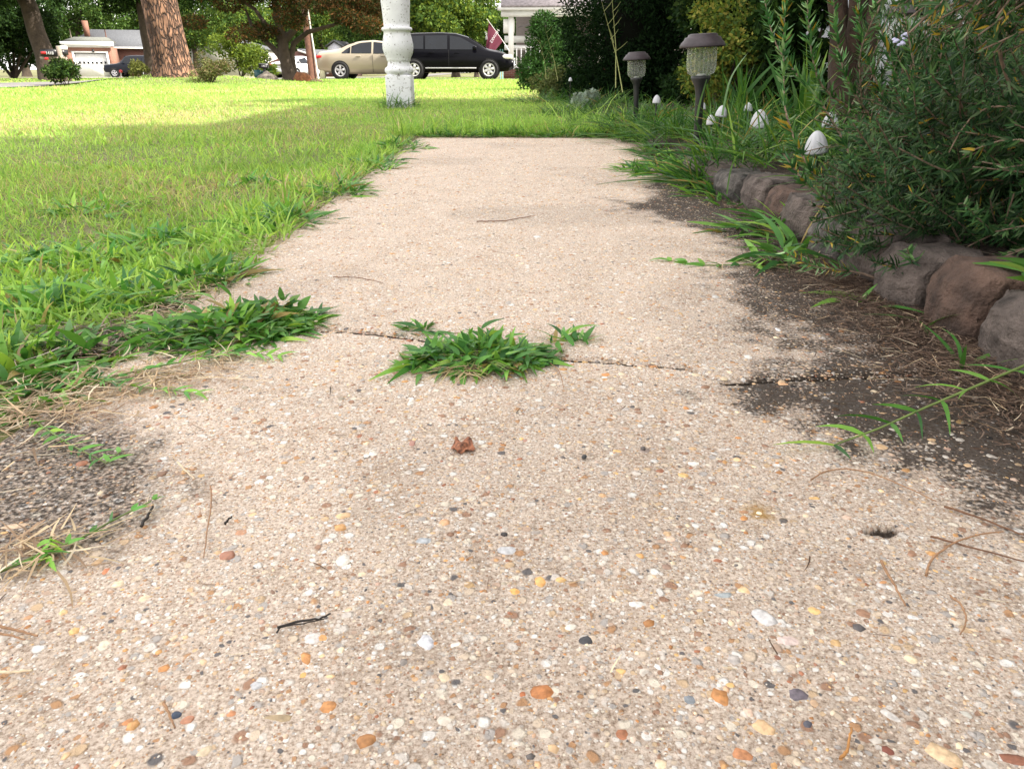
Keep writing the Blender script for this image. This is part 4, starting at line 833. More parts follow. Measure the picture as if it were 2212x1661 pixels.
# pale blue flower on it
fl = []; pc = D(1945, 85, 1.32)
for i in range(14):
    a = random.uniform(0, 6.28); fl.append((pc + np.array([math.cos(a) * .008, random.uniform(-.006, .006), math.sin(a) * .009])) )
V0, F0 = icos(1); Vf = np.vstack([V0 * np.array([.0042, .0025, .003]) + q for q in fl]) - np.array(rosem.location); Ff = np.vstack([F0 + i * len(V0) for i in range(len(fl))])
fo = build('flower', Vf, Ff, mat('lavender_petal', (.55, .55, .75), .6, .1, 200), rosem); fo['label'] = 'pale lavender blossom'
# a second bush reaching in overhead at the top right, close to the lens
rb = Rose(); base = np.array([1.25, .62, .35])
for i in range(110):
    u = random.uniform(1900, 2330); v = random.uniform(-140, 45) + max(0, (u - 2020)) * .25; y = random.uniform(.75, 1.1)
    e = D(u, v, y); st = e + np.array([random.uniform(.08, .22), random.uniform(-.1, .15), random.uniform(.0, .10)])
    rb.sprig([st, (st + e) / 2 + np.array([0, 0, .02]), e + np.array([0, 0, -.02])], .002, 420, .021, .0026, yel=.10, gain=1.0)
rb.sprig(pd((2180, -60, .85), (2150, 60, .88), (2160, 130, .9), (2180, 190, .92), (2240, 260, .94)), .003, 300, .02, gain=1.0)
rb.sprig(pd((2330, 330, .85), (2230, 235, .9), (2130, 215, .93), (2080, 260, .95), (2050, 330, .96)), .002, 420, .018, gain=1.1)
rb.sprig(pd((2330, 380, .85), (2212, 285, .88), (2130, 310, .92), (2080, 335, .95)), .002, 420, .018, gain=1.1)
rb.mb.tube(np.array([(1.3, .6, .05), (1.22, .65, .3), (1.05, .8, .55)]), [.008, .006, .003], 7)
rb.make((1.3, .6, .05), 'near rosemary plant whose dark tips hang into the top right corner')

# ------------------------------------------------------------------ leafy shrubs and trees
def leafquads(P, size, cols, out=None, asp=.55):
    n = len(P); d = rng.normal(0, 1, (n, 3)); 
    if out is not None: d = d * .8 + out
    d /= np.linalg.norm(d, axis=1)[:, None]; s_ = rng.normal(0, 1, (n, 3)); s_ -= d * (s_ * d).sum(1)[:, None]; s_ /= np.linalg.norm(s_, axis=1)[:, None]
    sz = (size * rng.uniform(.6, 1.3, n))[:, None]
    V = np.stack([P, P + d * sz * .45 + s_ * sz * asp * .5, P + d * sz, P + d * sz * .45 - s_ * sz * asp * .5], 1).reshape(-1, 3)
    Fq = np.arange(4 * n).reshape(-1, 4); return V, Fq, np.repeat(cols, 4, axis=0)
def blobpts(n, blobs, shell=.5):
    blobs = np.array(blobs, float); w = (blobs[:, 3] * blobs[:, 4] * blobs[:, 5]) ** .67; k = rng.choice(len(blobs), n, p=w / w.sum())
    d = rng.normal(0, 1, (n, 3)); d /= np.linalg.norm(d, axis=1)[:, None]; r = rng.random(n) ** shell * .5 + .5; r = r * rng.uniform(.75, 1.12, n)
    return blobs[k, :3] + d * r[:, None] * blobs[k, 3:6], d, k
def crownblobs(c, rad, K, br, rs):
    out = []
    for i in range(K):
        d = rs.normal(0, 1, 3); d /= np.linalg.norm(d); r = rs.random() ** .45; p = np.array(c) + d * r * np.array(rad) * .82
        b_ = br * rs.uniform(.55, 1.25); out.append((*p, b_ * 1.15, b_ * 1.15, b_ * .75))
    return out
def foliage(name, parent, blobs, n, size, pal, m=M_leaf, shell=.5, asp=.6):
    P, d, k = blobpts(n, blobs, shell); pal = np.array(pal); tone = rng.uniform(.7, 1.3, len(blobs))
    c = pal[rng.choice(len(pal), n)] * rng.uniform(.75, 1.25, (n, 1)) * tone[k][:, None]
    V, Fq, C = leafquads(P, np.full(n, size), c, d * .8 + np.array([0, 0, -.2]), asp); return build(name, V, Fq, m, parent, col=C)
GD = [(.009, .022, .007), (.015, .035, .009), (.026, .052, .013)]       # dark evergreen
GM = [(.035, .075, .018), (.055, .105, .024), (.085, .14, .034)]
GY = [(.11, .16, .026), (.15, .20, .03), (.08, .13, .025)]
GRD = [(.035, .042, .014), (.065, .04, .018), (.12, .06, .022), (.03, .045, .014)]
def tree(name, label, cat_, base, th, tr, crown, rad, K, br, n, size, pal, group=None, lean=(0, 0), bark=M_bark, seed=1, limbs=6, top=None):
    """crown centre height 'crown' above base, radii rad"""
    rs = np.random.default_rng(seed); o = thing(name, base, label, cat_, group)
    blobs = crownblobs((lean[0], lean[1], crown), rad, K, br, rs); foliage('crown', o, blobs, n, size, pal)
    mb = MB(); q = np.linspace(0, 1, 9); P = np.stack([lean[0] * q ** 1.3, lean[1] * q ** 1.3, q * th], -1); P[1:-1, :2] += rs.normal(0, tr * .12, (7, 2))
    rr = tr * (1 - .35 * q) * (1 + .5 * np.exp(-q * 14)); mb.tube(P, rr, 14)
    for i in range(limbs):
        b_ = blobs[i % len(blobs)]; s_ = P[-1 - (i % 3)]; e = np.array(b_[:3]); mid = (s_ + e) / 2 + np.array([0, 0, -.15 * np.linalg.norm(e - s_)])
        mb.tube(np.array([s_, (s_ * 2 + mid) / 3, mid, e]), [tr * .5, tr * .42, tr * .3, tr * .08], 8)
    mb.obj('trunk', bark, o, True); return o
def shrub(name, label, base, rad, K, br, n, size, pal, cat_='shrub', group=None, seed=1, stems=5):
    rs = np.random.default_rng(seed); o = thing(name, base, label, cat_, group)
    blobs = [b_ for b_ in crownblobs((0, 0, rad[2]), rad, K, br, rs)]
    blobs = [(b_[0], b_[1], max(b_[2], br * .5), *b_[3:]) for b_ in blobs]
    foliage('foliage', o, blobs, n, size, pal); mb = MB()
    for i in range(stems):
        e = np.array(blobs[i % len(blobs)][:3]); mb.tube(np.array([(0, 0, -.03), e * .5 + np.array([0, 0, .0]), e]), [.03 * rad[2], .022 * rad[2], .008 * rad[2]], 6)
    mb.obj('stem', M_bark, o, True); return o
def gz(x, y): return float(tz(x, y))

# big dark evergreen at the end of the bed
o = thing('arborvitae', (1.22, 7.7, 0), 'huge dark green clipped evergreen at the end of the garden bed', 'shrub')
bl = []
for i in range(64):
    a = random.uniform(0, 6.28); z = random.uniform(.12, 3.3); rr = (.80 - .06 * z) * (1 - max(0, z - 2.4) * .45) * (.72 + .28 * min(1, z / .5)); bl.append((rr * .72 * math.cos(a), rr * .72 * math.sin(a), z, .27, .27, .26))
for i in range(22):
    a = 6.28 * i / 22; bl.append((.52 * math.cos(a), .52 * math.sin(a), random.uniform(.05, .3), .24, .24, .22))
foliage('foliage', o, bl, 105000, .042, [(.004, .013, .004), (.007, .020, .006), (.012, .030, .009)], asp=.35, shell=.4)
mb = MB(); mb.lathe([(.30, .1), (.36, 1.2), (.3, 2.4), (.1, 3.0)], n=14); mb.obj('shade_core', mat('core_black', (.004, .005, .003), .95, spec=.1), o, True)  # solid near-black core added for the shaded inside of the foliage
mb = MB(); mb.tube(np.array([(0, 0, -.05), (0, 0, .6), (0, 0, 2.4)]), [.09, .07, .03]); mb.obj('trunk', M_bark, o, True)
o = thing('arborvitae', (.62, 12.5, 0), 'smaller mid-green evergreen left of the huge dark one', 'shrub')
bl = []
for i in range(22):
    a = random.uniform(0, 6.28); z = random.uniform(.1, .95); rr = .62 * (1 - z / 1.35); bl.append((rr * .7 * math.cos(a), rr * .7 * math.sin(a), z, .22, .22, .2))
foliage('foliage', o, bl, 9000, .06, [(.03, .07, .02), (.04, .10, .025)], asp=.35)
mb = MB(); mb.tube(np.array([(0, 0, -.05), (0, 0, .4), (0, 0, .9)]), [.05, .04, .02]); mb.obj('trunk', M_bark, o, True)
# azalea with yellow-green leaves
shrub('azalea', 'yellow-green small-leaved azalea behind the two solar lamps', (1.17, 4.35, .0), (.34, .3, .34), 26, .12, 9000, .026, [(.10, .15, .03), (.16, .2, .035), (.07, .12, .03), (.24, .22, .05)], seed=4, stems=9)
shrub('azalea', 'loose glossy-leaved shrub against the white siding', (1.72, 4.9, .0), (.2, .2, .3), 16, .1, 1800, .028, [(.06, .12, .03), (.10, .16, .035), (.16, .2, .04)], seed=5, stems=9)
# crape-like multi-stem tree whose crown stands above the frame
o = thing('multi_stem_tree', (1.52, 3.25, .04), 'small multi-stemmed tree with twisted brown trunks in the bed by the white wall', 'tree')
mb = MB()
for (u0, u1, y) in [(1835, 1795, 3.2), (1845, 1850, 3.25), (1860, 1900, 3.2), (1850, 1880, 3.35), (1822, 1815, 3.3)]:
    P = [D(u0, 215, y), D((u0 * 2 + u1) / 3 + random.uniform(-12, 12), 120, y), D((u0 + u1 * 2) / 3, 40, y), D(u1, -40, y)]
    P.append(P[-1] + (P[-1] - P[-2]) * 5 + np.array([0, 0, .8])); P = np.array(P) - np.array(o.location); P[0][2] = 0
    mb.tube(P, [.045, .034, .028, .024, .012], 12)
mb.obj('trunk', mat('crape_bark', (.045, .026, .016), .9, .4, 14, .8, 50, bdist=.01), o, True)
rs = np.random.default_rng(3); bl = crownblobs((0.1, -.1, 2.75), (1.3, 1.5, .75), 30, .42, rs); foliage('crown', o, bl, 11000, .075, GM)
bl = crownblobs((.12, .1, 1.15), (.35, .35, .3), 10, .14, rs); bl = [(b_[0], b_[1], max(b_[2], .95), *b_[3:]) for b_ in bl]; foliage('hanging_leaves', o, bl, 700, .04, GM)
shrub('leafy_shrub', 'low dark foliage filling the foot of the evergreen on the house side', (1.55, 6.5, .0), (.45, .35, .16), 20, .12, 5000, .035, [(.010, .026, .008), (.02, .045, .012)], seed=15)
# silver plant
shrub('dusty_miller', 'silvery grey-green lacy plant at the lawn end of the bed', (.60, 6.3, .0), (.15, .14, .07), 12, .05, 900, .03, [(.4, .48, .42), (.3, .38, .33)], 'plant', seed=8)
shrub('weedy_shrub', 'olive scrubby bush between the lawn and the silver plant', (.50, 8.3, .0), (.34, .3, .17), 16, .1, 2600, .035, [(.11, .14, .05), (.16, .18, .07), (.08, .10, .04)], seed=9)
shrub('leafy_shrub', 'dark mid-height shrub between the azalea and the white wall', (1.78, 5.6, .0), (.25, .3, .38), 16, .13, 3800, .035, GD, seed=10)
shrub('leafy_shrub', 'low dark shrub filling the bed behind the rosemary', (1.55, 2.35, .06), (.3, .3, .2), 18, .1, 4200, .03, GD + GM[:1], seed=11)
shrub('leafy_shrub', 'tall dark leafy shrub between the azalea and the twisted trunks', (1.5, 4.1, .0), (.3, .3, .48), 26, .12, 9000, .04, [(.012, .03, .008), (.022, .05, .012), (.035, .075, .016)], seed=12, stems=7)
shrub('leafy_shrub', 'dark shrub behind the twisted trunks against the siding', (1.78, 2.9, .0), (.2, .35, .3), 20, .12, 3000, .04, [(.012, .03, .008), (.022, .05, .012), (.035, .075, .016)], seed=13, stems=7)
shrub('leafy_shrub', 'dense dark undergrowth behind the middle solar lamp', (1.35, 5.2, .0), (.4, .4, .6), 34, .15, 15000, .038, [(.010, .026, .008), (.02, .045, .012), (.05, .085, .02)], seed=14, stems=7)
for k_, (uu, vv_, yy, lb) in enumerate([(1600, 75, 3.6, 'broad sword-leaved plant left of the rosemary tips'), (1730, 120, 3.0, 'second sword-leaved plant just before the twisted trunks')]):
    pp_ = D(uu, 200, yy); m = 26; P_ = [blades(rng.normal(0, .03, m), rng.normal(0, .03, m), np.zeros(m), rng.uniform(.2, .42, m), rng.uniform(.016, .026, m), wcol(m, .55), 6, low=rng.uniform(.02, .5, m), bendy=.3)]; V, Fq, C = cat(P_)
    o = build('sword_plant', V, Fq, M_weed, col=C); o.location = (pp_[0], yy, .04); tag(o, lb, 'plant', 'sword-leaved plants')
# tall dry weed stalks in front of the evergreen
def stalk(u, v0, v1, y, lean, label):
    a = D(u, v0, y); b_ = D(u + lean, v1, y); mb = MB(); P = np.array([a, a * .6 + b_ * .4 + [.01, 0, 0], b_]); mb.tube(P - a, [.003, .0022, .001], 6)
    for k in range(4):
        q = a * (1 - (.45 + .15 * k)) + b_ * (.45 + .15 * k); e = q + np.array([random.choice((-1, 1)) * random.uniform(.03, .07), 0, random.uniform(.04, .09)]); mb.tube(np.array([q - a, (q + e) / 2 - a + [.004, 0, 0], e - a]), [.0014, .001, .0006], 5)
    o = mb.obj('weed_stalk', M_stalk, None, True); o.location = a; tag(o, label, 'weed', 'tall dry weed stalks')
M_stalk = mat('dry_stalk', (.3, .32, .12), .8, .2, 50)
stalk(1345, 200, 5, 3.9, -45, 'tall thin weed stalk rising in front of the dark evergreen')
stalk(1330, 190, -30, 3.95, -10, 'second tall weed stalk reaching the top edge beside the first')
stalk(1205, 175, 60, 7.0, -28, 'dry stalk at the left foot of the evergreen')
stalk(1180, 172, 85, 7.3, -14, 'short dry stalk left of the evergreen over the lawn end')

# ------------------------------------------------------------------ own house: white lap siding at the right
hs = thing('siding_house', (2.05, 0, 0), 'white lap-sided house with brick foundation along the right', 'house')
y0, y1, zb, zt = -8.0, 6.9, .22, 3.05; mb = MB(); n = int((zt - zb) / .17)
for i in range(n + 1):
    z = zb + i * .17; mb.poly([(0, y0, z), (-.018, y0, z), (-.004, y0, z + .17), (0, y0, z + .17)], (0, y1 - y0, 0))
mb.box((3.5, (y0 + y1) / 2, (zb + zt) / 2 + .05), (6.96, y1 - y0 - .01, zt - zb)); mb.obj('wall', mat('white_siding', (.74, .76, .80), .55, .05, 2, .1, 30), hs)
mb = MB(); mb.box((3.5, (y0 + y1) / 2, .08), (6.9, y1 - y0 - .1, .34)); mb.box((-.14, 3.0, .18), (.34, .5, .44)); mb.obj('foundation', brickmat('foundation_brick', (.24, .06, .035), (.32, .09, .05), (.45, .42, .4)), hs)
mb = MB(); mb.poly([(-.42, y0 - .3, 3.05), (3.5, y0 - .3, 4.75), (7.4, y0 - .3, 3.05)], (0, y1 - y0 + .6, 0)); mb.obj('roof', shingle('house_shingle', (.12, .12, .13)), hs)
mb = MB(); mb.box((-.45, (y0 + y1) / 2, 3.02), (.06, y1 - y0 + .6, .14)); mb.obj('gutter', M_whitetrim, hs)
mb = MB(); mb.box((-.24, 2.68, 1.6), (.07, .09, 2.9)); mb.box((-.28, 2.68, .16), (.16, .09, .07)); mb.obj('downspout', M_whitetrim, hs)
mb = MB(); mb.box((-.01, 6.88, 1.75), (.05, .09, 2.6)); mb.obj('corner_board', M_whitetrim, hs)

# ------------------------------------------------------------------ white turned post on the lawn
pc = G(866, 222); py = 6.75; px = D(866, 215, py)[0]
po = thing('turned_post', (px, py, gz(px, py)), 'tall white turned porch-style post standing in the lawn', 'post')
mppx = py * .955 / F
def zv(v): return D(866, v, py)[2] - po.location.z
pr = [(24, 176), (26, 164), (26, 160), (27.5, 159), (29.5, 156), (30, 152), (28.5, 148), (25, 145), (23.5, 143), (22.5, 136), (22.5, 133), (24.5, 131.5), (24.5, 128), (25, 126), (28.5, 119), (31, 108), (31.5, 98), (29.5, 86), (27.5, 76), (27, 69), (30, 67.5), (31, 65), (31, 62), (29, 60), (26, 59), (26.5, 52), (27.5, 30), (29, 6), (29.5, -20), (28, -90), (24, -200), (22, -330)]
M_post = mat('chalky_white_paint', (.72, .73, .76), .75, .1, 9, .8, 90, bdist=.004)
t_ = M_post.node_tree; b_ = t_.nodes['Principled BSDF']; nn_ = N(t_, 'ShaderNodeTexNoise', Scale=60.0, Detail=6.0); tc_ = t_.nodes.new('ShaderNodeTexCoord'); t_.links.new(tc_.outputs['Object'], nn_.inputs['Vector'])
rr_ = ramp(t_, [(.33, (.2, .17, .14)), (.40, (1, 1, 1))]); t_.links.new(nn_.outputs['Fac'], rr_.inputs['Fac'])
mm2 = t_.nodes.new('ShaderNodeMixRGB'); mm2.blend_type = 'MULTIPLY'; mm2.inputs['Fac'].default_value = .8
src = b_.inputs['Base Color'].links[0].from_socket; t_.links.new(src, mm2.inputs['Color1']); t_.links.new(rr_.outputs['Color'], mm2.inputs['Color2']); t_.links.new(mm2.outputs['Color'], b_.inputs['Base Color'])
mb = MB(); mb.lathe([(r_ * mppx, zv(v_)) for r_, v_ in pr], n=48); mb.obj('shaft', M_post, po, True)
zp1 = zv(163); mb = MB(); mb.box((0, 0, zp1 / 2 - .03), (53 * mppx, 53 * mppx, zp1 + .06)); pl_ = mb.obj('plinth', M_post, po); bv = pl_.modifiers.new('b', 'BEVEL'); bv.width = .012; bv.segments = 3
ztop = zv(-330); mb = MB(); mb.lathe([(0, ztop + .14), (.05, ztop + .12), (.12, ztop + .03), (.12, ztop - .01), (0, ztop - .02)], n=32); mb.obj('finial', M_post, po, True)
c = (px, py); clump(px - .02, py - .1, .17, .14, 150, .16, .008, 'dark green grass tuft round the foot of the white post', low=(.1, .9), gain=.7, grp='grass round the post', stack=.02)

# ------------------------------------------------------------------ cars
def car(loc, rz, label, paint, st, wheels, wr, win, lights, name='parked_car', category='car', rimcol=M_rim, spokes=5, mirror=None, glass=M_glass, fascia=None, screens=None):
    o = thing(name, loc, label, category, None, rz); st = np.array(st, float)
    def at(x): return [np.interp(x, st[:, 0], st[:, i]) for i in range(1, 6)]
    def sec(x):
        zb, zs, ztp, w, wt = at(x)
        return [(.85 * w, zb), (.97 * w, zb + .1), (w, zb + .28 * (zs - zb)), (w * 1.0, zb + .7 * (zs - zb)), (.975 * w, zs), ((.975 * w + wt) / 2, (zs + ztp) / 2 - .01), (wt, ztp - .045), (.78 * wt, ztp - .008), (.35 * wt, ztp + .006)]
    xs_ = np.linspace(st[0, 0], st[-1, 0], 46); V = []
    for x in xs_:
        s_ = sec(x); V += [(x, -a, z) for a, z in s_] + [(x, a, z) for a, z in s_[::-1]]
    k = 18; Fq = [(i * k + j, i * k + j + 1, (i + 1) * k + j + 1, (i + 1) * k + j) for i in range(45) for j in range(k - 1)] + [(i * k + k - 1, i * k, (i + 1) * k, (i + 1) * k + k - 1) for i in range(45)]
    caps = [list(range(k)), list(range(45 * k, 46 * k))[::-1]]
    build('body', np.array(V), [np.array(Fq), np.array(caps)], paint, o, smooth=True)
    def side(x, z, off=.016):
        zb, zs, ztp, w, wt = at(x)
        if z < zs: return w + off
        return .975 * w + (wt - .975 * w) * (z - zs) / max(ztp - .045 - zs, .02) + off
    for sgn in (-1, 1):
        for (wx0, wx1, lo, hi) in win:     # side windows: lo/hi are functions of x
            V = []; q = np.linspace(wx0, wx1, 9)
            for x in q:
                zl, zh = lo(x), max(lo(x) + .01, hi(x)); V += [(x, sgn * side(x, zl), zl), (x, sgn * side(x, (zl + zh) / 2), (zl + zh) / 2), (x, sgn * side(x, zh), zh)]
            Fw = [(3 * i + j, 3 * i + j + 1, 3 * i + j + 4, 3 * i + j + 3) for i in range(8) for j in (0, 1)]
            build('window', np.array(V), np.array(Fw), glass, o)
        for wx in wheels:
            w = at(wx)[3]
            mb = MB(); mb.lathe([(0, 0), (wr * 1.14, 0)], (wx, sgn * (w + .003), wr), n=28, axis='y'); mb.obj('wheel_arch', M_tyre, o)
            mb = MB(); s2 = sgn; mb.lathe([(wr * .6, s2 * .06), (wr * .66, s2 * .10), (wr * .9, s2 * .115), (wr, s2 * .09), (wr, -s2 * .1), (wr * .5, -s2 * .1)], (0, 0, 0), n=32, axis='y'); ty = mb.obj('wheel', M_tyre, o, True); ty.location = (wx, sgn * (w - .06), wr)
            mb = MB(); mb.lathe([(0, s2 * .085), (wr * .14, s2 * .085), (wr * .16, s2 * .075), (wr * .16, s2 * .06)], n=16, axis='y'); mb.lathe([(wr * .56, s2 * .07), (wr * .62, s2 * .098), (wr * .67, s2 * .1), (wr * .67, s2 * .06)], n=32, axis='y')
            for i in range(spokes):
                a = 2 * math.pi * i / spokes + .3; d_ = np.array([math.cos(a), 0, math.sin(a)]); n_ = np.array([-math.sin(a), 0, math.cos(a)]); h1, h2 = wr * .10, wr * .15
                mb.poly([d_ * wr * .1 - n_ * h1 + [0, s2 * .08, 0], d_ * wr * .6 - n_ * h2 + [0, s2 * .088, 0], d_ * wr * .6 + n_ * h2 + [0, s2 * .088, 0], d_ * wr * .1 + n_ * h1 + [0, s2 * .08, 0]], (0, -s2 * .03, 0))
            mb.obj('rim', rimcol, ty)
    for (nm, cx, cy, cz, sx, sy, sz, mm3) in lights:
        for sgn in ((-1, 1) if cy else (1,)):
            mb = MB(); mb.box((cx, sgn * cy, cz), (sx, sy, sz)); lo_ = mb.obj(nm, mm3, o); bv = lo_.modifiers.new('b', 'BEVEL'); bv.width = min(sx, sy, sz) * .3; bv.segments = 2
    for (x0, x1) in (screens or []):
        q = np.linspace(x0, x1, 7); V = []
        for x in q:
            zb, zs, ztp, w, wt = at(x); V += [(x, -.86 * wt, ztp + .008), (x, 0, ztp + .022), (x, .86 * wt, ztp + .008)]
        Fw = [(3 * i + j, 3 * i + j + 1, 3 * i + j + 4, 3 * i + j + 3) for i in range(6) for j in (0, 1)]; build('windscreen', np.array(V), np.array(Fw), glass, o)
    return o
def const(z): return lambda x: z
def lin(x0, z0, x1, z1): return lambda x: z0 + (z1 - z0) * (x - x0) / (x1 - x0)
def curve(xs__, zs__): return lambda x: float(np.interp(x, xs__, zs__))
P_beige = mat('champagne_paint', (.36, .31, .23), .35, .03, 2, metal=.3, coat=.2)
P_black = mat('black_paint', (.003, .003, .005), .16, .03, 2, coat=.0, spec=.12)
P_white = mat('white_car_paint', (.78, .78, .8), .3, .02, 2, coat=.5)
P_navy = mat('dark_blue_paint', (.005, .007, .014), .3, .03, 2, spec=.3)
sed = [(0, .40, .76, .92, .80, .62), (.08, .30, .84, 1.03, .86, .68), (.5, .24, .93, 1.09, .90, .70), (.9, .22, .95, 1.14, .91, .66), (1.3, .2, .95, 1.32, .91, .60), (1.75, .2, .94, 1.43, .91, .57), (2.3, .2, .93, 1.47, .91, .57), (2.8, .2, .92, 1.42, .91, .57), (3.25, .2, .91, 1.24, .91, .61), (3.7, .2, .89, 1.0, .91, .68), (4.2, .22, .80, .9, .89, .68), (4.6, .26, .66, .76, .83, .6), (4.8, .34, .56, .6, .68, .5)]
sx = D(697, 172, 33.2)[0]
car((sx, 33.2, gz(-5, 33.2) + .01), 0, 'champagne beige sedan parked behind the white post', P_beige, sed, (.98, 3.76), .33,
    [(1.08, 1.42, const(.97), curve([1.08, 1.25, 1.42], [1.0, 1.13, 1.22])), (1.46, 2.28, const(.97), curve([1.46, 1.8, 2.28], [1.24, 1.36, 1.40])), (2.36, 3.2, const(.96), curve([2.36, 2.75, 3.2], [1.40, 1.36, 1.17]))],
    [('taillight', .12, .81, .84, .3, .1, .12, M_red), ('headlight', 4.55, .72, .68, .3, .2, .12, M_clear), ('door_handle', 1.75, .915, .86, .2, .03, .03, P_beige), ('door_handle', 2.75, .915, .86, .2, .03, .03, P_beige), ('mirror', 3.15, .98, 1.0, .14, .14, .12, P_beige), ('door_seam', 2.32, .905, .6, .012, .02, .66, M_tyre)], screens=[(.98, 1.55), (2.95, 3.6)])
jr = [(0, .42, .9, 1.35, .84, .66), (.1, .32, 1.0, 1.5, .88, .66), (.35, .28, 1.05, 1.62, .90, .66), (1.0, .26, 1.05, 1.68, .92, .66), (2.0, .26, 1.04, 1.70, .92, .66), (2.6, .26, 1.03, 1.67, .92, .66), (3.1, .26, 1.02, 1.54, .92, .67), (3.5, .26, 1.01, 1.32, .92, .70), (3.85, .26, 1.0, 1.12, .91, .74), (4.4, .28, .93, 1.02, .9, .74), (4.7, .32, .78, .88, .85, .66), (4.88, .4, .62, .68, .72, .5)]
jx = D(1110, 168, 32.0)[0] - 4.88
car((jx, 32.0, gz(-2, 32) + .01), 0, 'black minivan-like crossover parked right of the white post', P_black, jr, (.95, 3.9), .36,
    [(.42, 1.35, const(1.1), curve([.42, .6, 1.35], [1.42, 1.54, 1.58])), (1.42, 2.28, const(1.09), curve([1.42, 2.28], [1.58, 1.59])), (2.38, 3.42, const(1.08), curve([2.38, 2.8, 3.42], [1.58, 1.52, 1.20]))],
    [('taillight', .1, .86, 1.05, .14, .12, .25, M_red), ('headlight', 4.6, .78, .82, .42, .2, .16, M_clear), ('door_handle', 1.65, .93, .97, .2, .03, .03, P_black), ('door_handle', 2.65, .93, .96, .2, .03, .03, P_black), ('mirror', 3.35, 1.02, 1.13, .16, .18, .16, P_black), ('sill_trim', 2.4, .925, .42, 2.0, .02, .04, M_rim), ('door_seam', 2.33, .918, .72, .012, .02, .7, M_tyre)], screens=[(3.12, 3.8)], rimcol=mat('hubcap', (.62, .62, .63), .4, .05, 20, metal=.1), spokes=6)
wx_ = D(617, 172, 58)[0]
car((wx_ - .2, 57, gz(wx_, 57)), R(62), 'white car seen from behind under the spreading tree', P_white, sed, (.98, 3.76), .32,
    [(1.08, 1.42, const(.97), curve([1.08, 1.42], [1.0, 1.2])), (1.46, 2.28, const(.97), curve([1.46, 2.28], [1.24, 1.38])), (2.36, 3.2, const(.96), curve([2.36, 3.2], [1.38, 1.17]))],
    [('taillight', .06, .62, .86, .14, .42, .14, M_red), ('mirror', 3.1, .98, 1.0, .14, .16, .12, P_white), ('plate', -.0, 0, .7, .04, .5, .14, M_rim)], screens=[(.92, 1.65)])
pk = [(0, .5, .8, .95, .82, .7), (.1, .45, .95, 1.08, .9, .8), (1.1, .42, 1.08, 1.16, .94, .82), (1.5, .42, 1.1, 1.3, .94, .72), (1.95, .42, 1.1, 1.74, .94, .68), (2.4, .42, 1.1, 1.8, .94, .68), (3.5, .42, 1.1, 1.8, .94, .68), (4.5, .42, 1.1, 1.78, .94, .70), (4.7, .45, 1.05, 1.6, .92, .70), (4.75, .5, 1.0, 1.3, .9, .7)]
kx = D(238, 168, 70)[0]
car((kx, 70, gz(kx, 70)), 0, 'dark blue suv parked by the brick garage across the street', P_navy, pk, (.95, 3.7), .38,
    [(1.72, 2.45, const(1.15), curve([1.72, 2.0, 2.45], [1.3, 1.62, 1.68])), (2.55, 3.4, const(1.15), const(1.68)), (3.5, 4.45, const(1.15), const(1.66))],
    [('headlight', .1, .75, .85, .2, .25, .16, M_clear), ('mirror', 1.8, 1.05, 1.2, .14, .18, .16, P_navy)], screens=[(1.45, 1.95)])

# ------------------------------------------------------------------ street trees, poles, mailboxes
# old pine with plated bark
pb = bpy.data.materials.new('pine_bark'); t, b = nodes(pb); tcn = t.nodes.new('ShaderNodeTexCoord'); mp = t.nodes.new('ShaderNodeMapping'); mp.inputs['Scale'].default_value = (1, 1, .30); t.links.new(tcn.outputs['Object'], mp.inputs['Vector'])
wn = N(t, 'ShaderNodeTexNoise', Scale=6.0, Detail=4.0); t.links.new(mp.outputs[0], wn.inputs['Vector']); va = t.nodes.new('ShaderNodeVectorMath'); va.operation = 'MULTIPLY_ADD'; va.inputs[1].default_value = (.22,) * 3; t.links.new(wn.outputs['Color'], va.inputs[0]); t.links.new(mp.outputs[0], va.inputs[2])
vo = N(t, 'ShaderNodeTexVoronoi', Scale=15.0, feature='DISTANCE_TO_EDGE'); t.links.new(va.outputs[0], vo.inputs['Vector'])
rp = ramp(t, [(0, (.035, .020, .013)), (.06, (.09, .052, .034)), (.16, (.20, .11, .068)), (.5, (.30, .18, .115))]); t.links.new(vo.outputs['Distance'], rp.inputs['Fac']); pn = N(t, 'ShaderNodeTexNoise', Scale=9.0, Detail=8.0); t.links.new(mp.outputs[0], pn.inputs['Vector']); pr_ = ramp(t, [(.35, (.45, .40, .38)), (.65, (1.35, 1.3, 1.25))]); t.links.new(pn.outputs['Fac'], pr_.inputs['Fac']); pm_ = t.nodes.new('ShaderNodeMixRGB'); pm_.blend_type = 'MULTIPLY'; pm_.inputs['Fac'].default_value = 1; t.links.new(rp.outputs['Color'], pm_.inputs['Color1']); t.links.new(pr_.outputs['Color'], pm_.inputs['Color2'])
t.links.new(pm_.outputs['Color'], b.inputs['Base Color']); b.inputs['Roughness'].default_value = .9
mr = N(t, 'ShaderNodeMapRange'); mr.inputs['From Max'].default_value = .18; t.links.new(vo.outputs['Distance'], mr.inputs['Value']); bp = N(t, 'ShaderNodeBump', Strength=1.0, Distance=.05); t.links.new(mr.outputs[0], bp.inputs['Height']); t.links.new(bp.outputs['Normal'], b.inputs['Normal'])
o = thing('pine_tree', (PINE[0], PINE[1], .14), 'thick old pine trunk with plated orange-brown bark on a low mound', 'tree'); n = 60; V = []; zz_ = np.concatenate([np.linspace(-.1, .6, 14), np.linspace(.7, 9, 60)])
